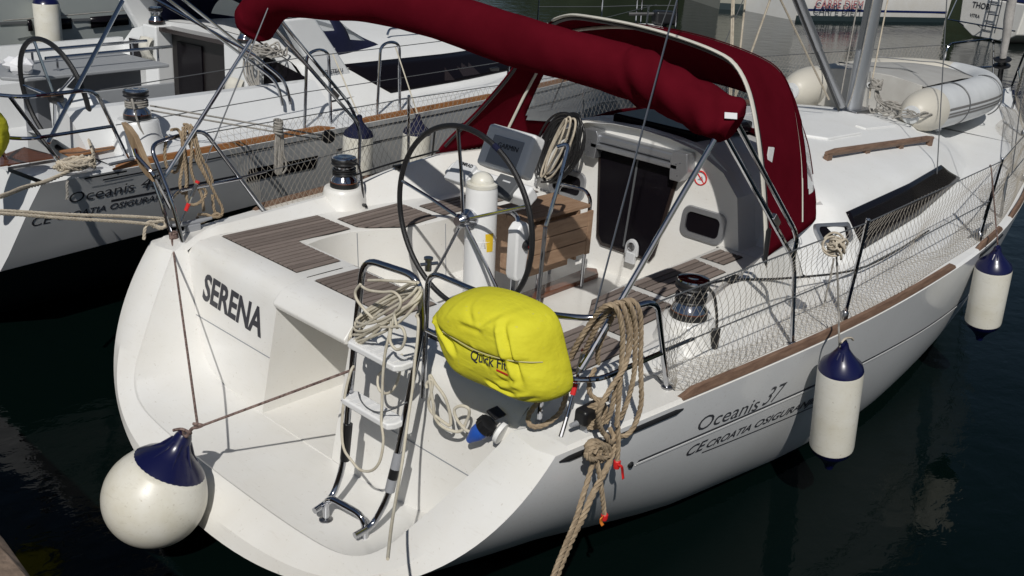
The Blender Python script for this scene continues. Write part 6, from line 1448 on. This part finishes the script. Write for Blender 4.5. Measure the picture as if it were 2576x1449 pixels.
# third yacht beyond, seen as grey topsides with dark windows
TF = Fr(NF.p(0, 3.55, 0), 7)
ty = thing('sailing_yacht', 'grey shaded hull with black rectangular windows behind the far yacht, top left', 'sailing yacht', tuple(TF.p(0, 0, 0)))
def TB(name, mb, m, par=ty, **k): return TF.put(mb).build(name, m, par, **k)
def tsec(x, s):
    y = np.interp(x, [-1, 1, 4, 8, 11, 13], [1.7, 1.95, 2.1, 1.9, 1.1, .05]); z = 1.75+.02*x
    return [V(x, 2.1+s*y, z), V(x, 2.1+s*(y-.03), z-.3), V(x, 2.1+s*(y-.10), .9), V(x, 2.1+s*(y-.22), .3), V(x, 2.1+s*(y-.5 if y > .6 else y*.3), -.2)]
mb = MB()
for s in (-1, 1): mb.grid([tsec(x, s) for x in np.linspace(-1, 13, 24)], flip=s < 0)
mb.add(tsec(-1, -1)+tsec(-1, 1)[::-1], [tuple(range(10))]); mb.grid([[tsec(x, -1)[0], tsec(x, 1)[0]] for x in np.linspace(-1, 13, 16)], flip=True)
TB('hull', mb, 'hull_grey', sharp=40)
mb = MB(); mb.prism([V(4.2, 1.2, 1.8), V(9.5, 1.5, 1.9), V(8.8, 1.5, 2.3), V(4.6, 1.25, 2.3)], (0, 1.6, 0)); TB('coachroof', mb, 'gel_cool', bevel=.1)
def tside(px, py, out=.006): 
    q = TF.at_y(px, py, .05); return V(q[0], 2.1-np.interp(q[0], [-1, 1, 4, 8, 11, 13], [1.7, 1.95, 2.1, 1.9, 1.1, .05])+.03-out, q[2])
for quad in (((225, 42), (322, 35), (324, 62), (227, 70)), ((71, 50), (80, 49), (85, 78), (74, 79)), ((135, 48), (178, 45), (180, 72), (137, 75))):
    mb = MB(); P = [tside(*p) for p in quad]; mb.add(P, [(0, 1, 2, 3)]); o = TB('hull_window', mb, 'smoke', solid=.01, offset=0)
for (a, b) in (((0, 57), (70, 53)), ((180, 47), (225, 45)), ((324, 39), (345, 37))):
    mb = MB(); P = [tside(*a), tside(*b)]; mb.grid([[p, p+V(0, -.003, -.03)] for p in P]); TB('stripe', mb, 'dkgrey')
for y0, y1 in ((40, 30), (142, 112)):
    mb = MB(); mb.tube([tside(0, y0+10, .12), tside(340, y1-10, .12)], .007, 5); tag(TF.put(mb).build('slack_line', 'rope_gr'), 'thin grey line slung along the shaded hull, %s one' % ('upper' if y0 == 40 else 'lower'), 'line')
fp = TF.p(*(tside(96, -30, .15))); fender(fp, .60, .15, 'white fender with navy end hung on the shaded hull, top left', 'fenders on the shaded hull', (0, 0, -1))

# far boats across the basin -----------------------------------------------------------
def far_boat(label, a, b, H, m, beam=2.6, group=None, stern=True, name='motor_boat'):
    """topsides run from waterline point a to waterline point b, as seen across the basin"""
    A, B_ = onZ(*a, 0), onZ(*b, 0); L = np.linalg.norm(B_-A); deg = math.degrees(math.atan2(B_[1]-A[1], B_[0]-A[0])); fr = Fr(A, deg)
    sgn = 1 if fr.e2 @ (A-CAM) > 0 else -1
    t = thing(name, label, 'boat', tuple(A), group); mb = MB(); rows = []
    for x in np.linspace(0, L, 12):
        k = 1-max(0, (x/L-.90)/.10)**2; rows.append([V(x, sgn*beam*.5*(1-k), H), V(x, sgn*(.06+beam*.5*(1-k)), H*.5), V(x, sgn*(.14+beam*.5*(1-k)), .02), V(x, sgn*(.3+beam*.5*(1-k)), -.3)])
    other = [[V(p[0], sgn*beam-p[1], p[2]) for p in r] for r in rows]
    mb.grid(rows); mb.grid(other); mb.add(rows[0]+other[0][::-1], [tuple(range(8))]); mb.grid([[r[0] for r in rows], [o[0] for o in other]])
    fr.put(mb).build('hull', m, t, sharp=40); return t, fr, sgn, L
grp = 'boats moored across the basin'
t, fr, sg, L = far_boat('white motor boat with navy stripes and its name in red across the basin', (2006, 53), (2420, 58), 2.1, 'gel', 3.2, grp)
for z0, z1, m_ in ((.33, .40, 'navy_paint'), (-.05, .17, 'antifoul_shade'), (1.05, 1.10, 'dkgrey')):
    mb = MB(); off = lambda z: -sg*.012+sg*np.interp(z, [0, 1.05, 2.1], [.14, .06, 0]); mb.grid([[V(.02, off(z), z), V(L*.9, off(z), z)] for z in (z0, z1)]); fr.put(mb).build('stripe', m_, t)
ta = onP(2047, 20, fr.p(0, -sg*.02, 0), fr.e2); tb_ = onP(2170, 20, fr.p(0, -sg*.02, 0), fr.e2); wd = np.linalg.norm(tb_-ta)
text_mesh('CARPE DIEM', wd/5.6, ta+V(0, 0, .0), fr.e1, (0, 0, 1), 'faded_red', t, 'lettering', .0, 0, warp=lambda p, h: p-fr.e2*sg*.03)
text_mesh('CARPE DIEM', wd/5.6, ta+V(.02, 0, -.09), fr.e1, (0, 0, 1), 'navy_paint', t, 'lettering', .0, 0, warp=lambda p, h: p-fr.e2*sg*.02)
fp = fr.p(L*.32, -sg*.14, 2.0); fender(fp, .6, .16, 'white fender with dark end on the white motor boat across the basin', grp)
t, fr, sg, L = far_boat('grey hulled boat at the top of the picture across the basin', (1812, 24), (1975, 33), 2.6, 'hull_beige', 4, grp)
mb = MB(); mb.grid([[V(-.0, -sg*.02+sg*.14, z), V(L*.5, -sg*.02+sg*.12, z)] for z in (-.05, .22)]); fr.put(mb).build('stripe', 'antifoul_shade', t)
# small boat with navy topsides and a transom ladder at the right
A, B_ = onZ(2420, 88, 0), onZ(2545, 112, 0); deg = math.degrees(math.atan2(B_[1]-A[1], B_[0]-A[0])); fr = Fr(A, deg); sg = 1 if fr.e2 @ (A-CAM) > 0 else -1; L = np.linalg.norm(B_-A)
t = thing('cabin_boat', 'white cabin boat with navy upperworks and transom ladder, top right', 'boat', tuple(A), grp)
hh = .42
mb = MB(); mb.prism([V(-.15, -sg*.25, hh*.2), V(L*.15, 0, -.2), V(L*.9, 0, -.2), V(L, -sg*.05, hh*.3), V(L+.05, -sg*.25, hh*2.6), V(-.3, -sg*.25, hh*2.6)], (0, 0, 0)) if False else None
mb = MB(); tr_ = [V(-.25, 0, .35), V(L*.2, 0, .02), V(L*.85, 0, .02), V(L+.1, 0, .30), V(L+.2, 0, 1.25), V(-.35, 0, 1.25)]
mb.prism(tr_, fr.e2*0+V(0, sg*7, 0)); fr.put(mb).build('hull', 'gel', t, bevel=.05)
mb = MB(); mb.prism([V(-.35, sg*.02, 1.26), V(L+.2, sg*.02, 1.26), V(L+.1, sg*.15, 2.2), V(-.25, sg*.15, 2.2)], V(0, sg*5, 0)); fr.put(mb).build('upperworks', 'navy_paint', t, bevel=.03)
lad = part('ladder', t)
for x in (L*.48, L*.68):
    mb = MB(); mb.tube([V(x, -sg*.12, .25), V(x, -sg*.12, 2.2)], .02, 6); fr.put(mb).build('rail', 'steel', lad)
for z in (.5, .8, 1.1, 1.4, 1.7):
    mb = MB(); mb.tube([V(L*.48, -sg*.12, z), V(L*.68, -sg*.12, z)], .018, 6); fr.put(mb).build('rung', 'steel', lad)
mb = MB(); mb.tube([V(-.4, -sg*.35, .45), V(L+.3, -sg*.35, .45)], .025, 6); [mb.tube([V(x, -sg*.35, .45), V(x, 0, .3)], .02, 6) for x in (0, L*.4, L*.9)]; mb.tube([V(-.4, -sg*.35, .45), V(-.35, -sg*.02, 1.7)], .02, 6); fr.put(mb).build('stern_rail', 'steel', t)
text_mesh('THOB', .26, fr.p(.15, -sg*.012, .92), fr.e1, (0, 0, 1), 'ink', t, 'lettering', .004)
text_mesh('VITRA', .15, fr.p(.15, -sg*.012, .62), fr.e1, (0, 0, 1), 'ink', t, 'lettering', .002)
# stern rail and outboard of a boat just beyond the sprayhood
ob_ = thing('outboard_motor', 'small black outboard motor clamped on a rail beyond the sprayhood', 'outboard motor', tuple(onX(1672, 50, 12)))
c = onX(1672, 44, 12.0)
mb = MB(); mb.obox(c, (.16, -.12, 0), (.08, .11, .0), (0, 0, .11)); mb.build('cowling', 'black', ob_, bevel=.05, seg=3)
mb = MB(); mb.obox(c+V(.02, .02, -.35), (.05, 0, 0), (0, .05, 0), (0, 0, .28)); mb.build('shaft', 'black', ob_, bevel=.02)
mb = MB(); mb.tube([c+V(-.1, .1, .05), c+V(-.45, .42, .02)], .03, 6); mb.build('tiller', 'black', ob_)
rl = thing('stern_rail', 'steel stern rail and stanchions of a boat hidden behind the sprayhood', 'rail', tuple(onX(1600, 60, 12)))
pst = []
for px, py in ((1352, 60), (1513, 40), (1600, 50), (1612, 52), (1700, 60)):
    a, b = onX(px, py, 12.0), onX(px+6, -25, 12.0); mb = MB(); mb.tube([b, b+(a-b)*1.3], .016, 6); mb.build('stanchion', 'steel', rl); pst.append(onX(px+3, 17 if px < 1600 else 14, 12.0))
mb = MB(); mb.tube(pst, .008, 5); mb.build('wire', 'dkgrey', rl)
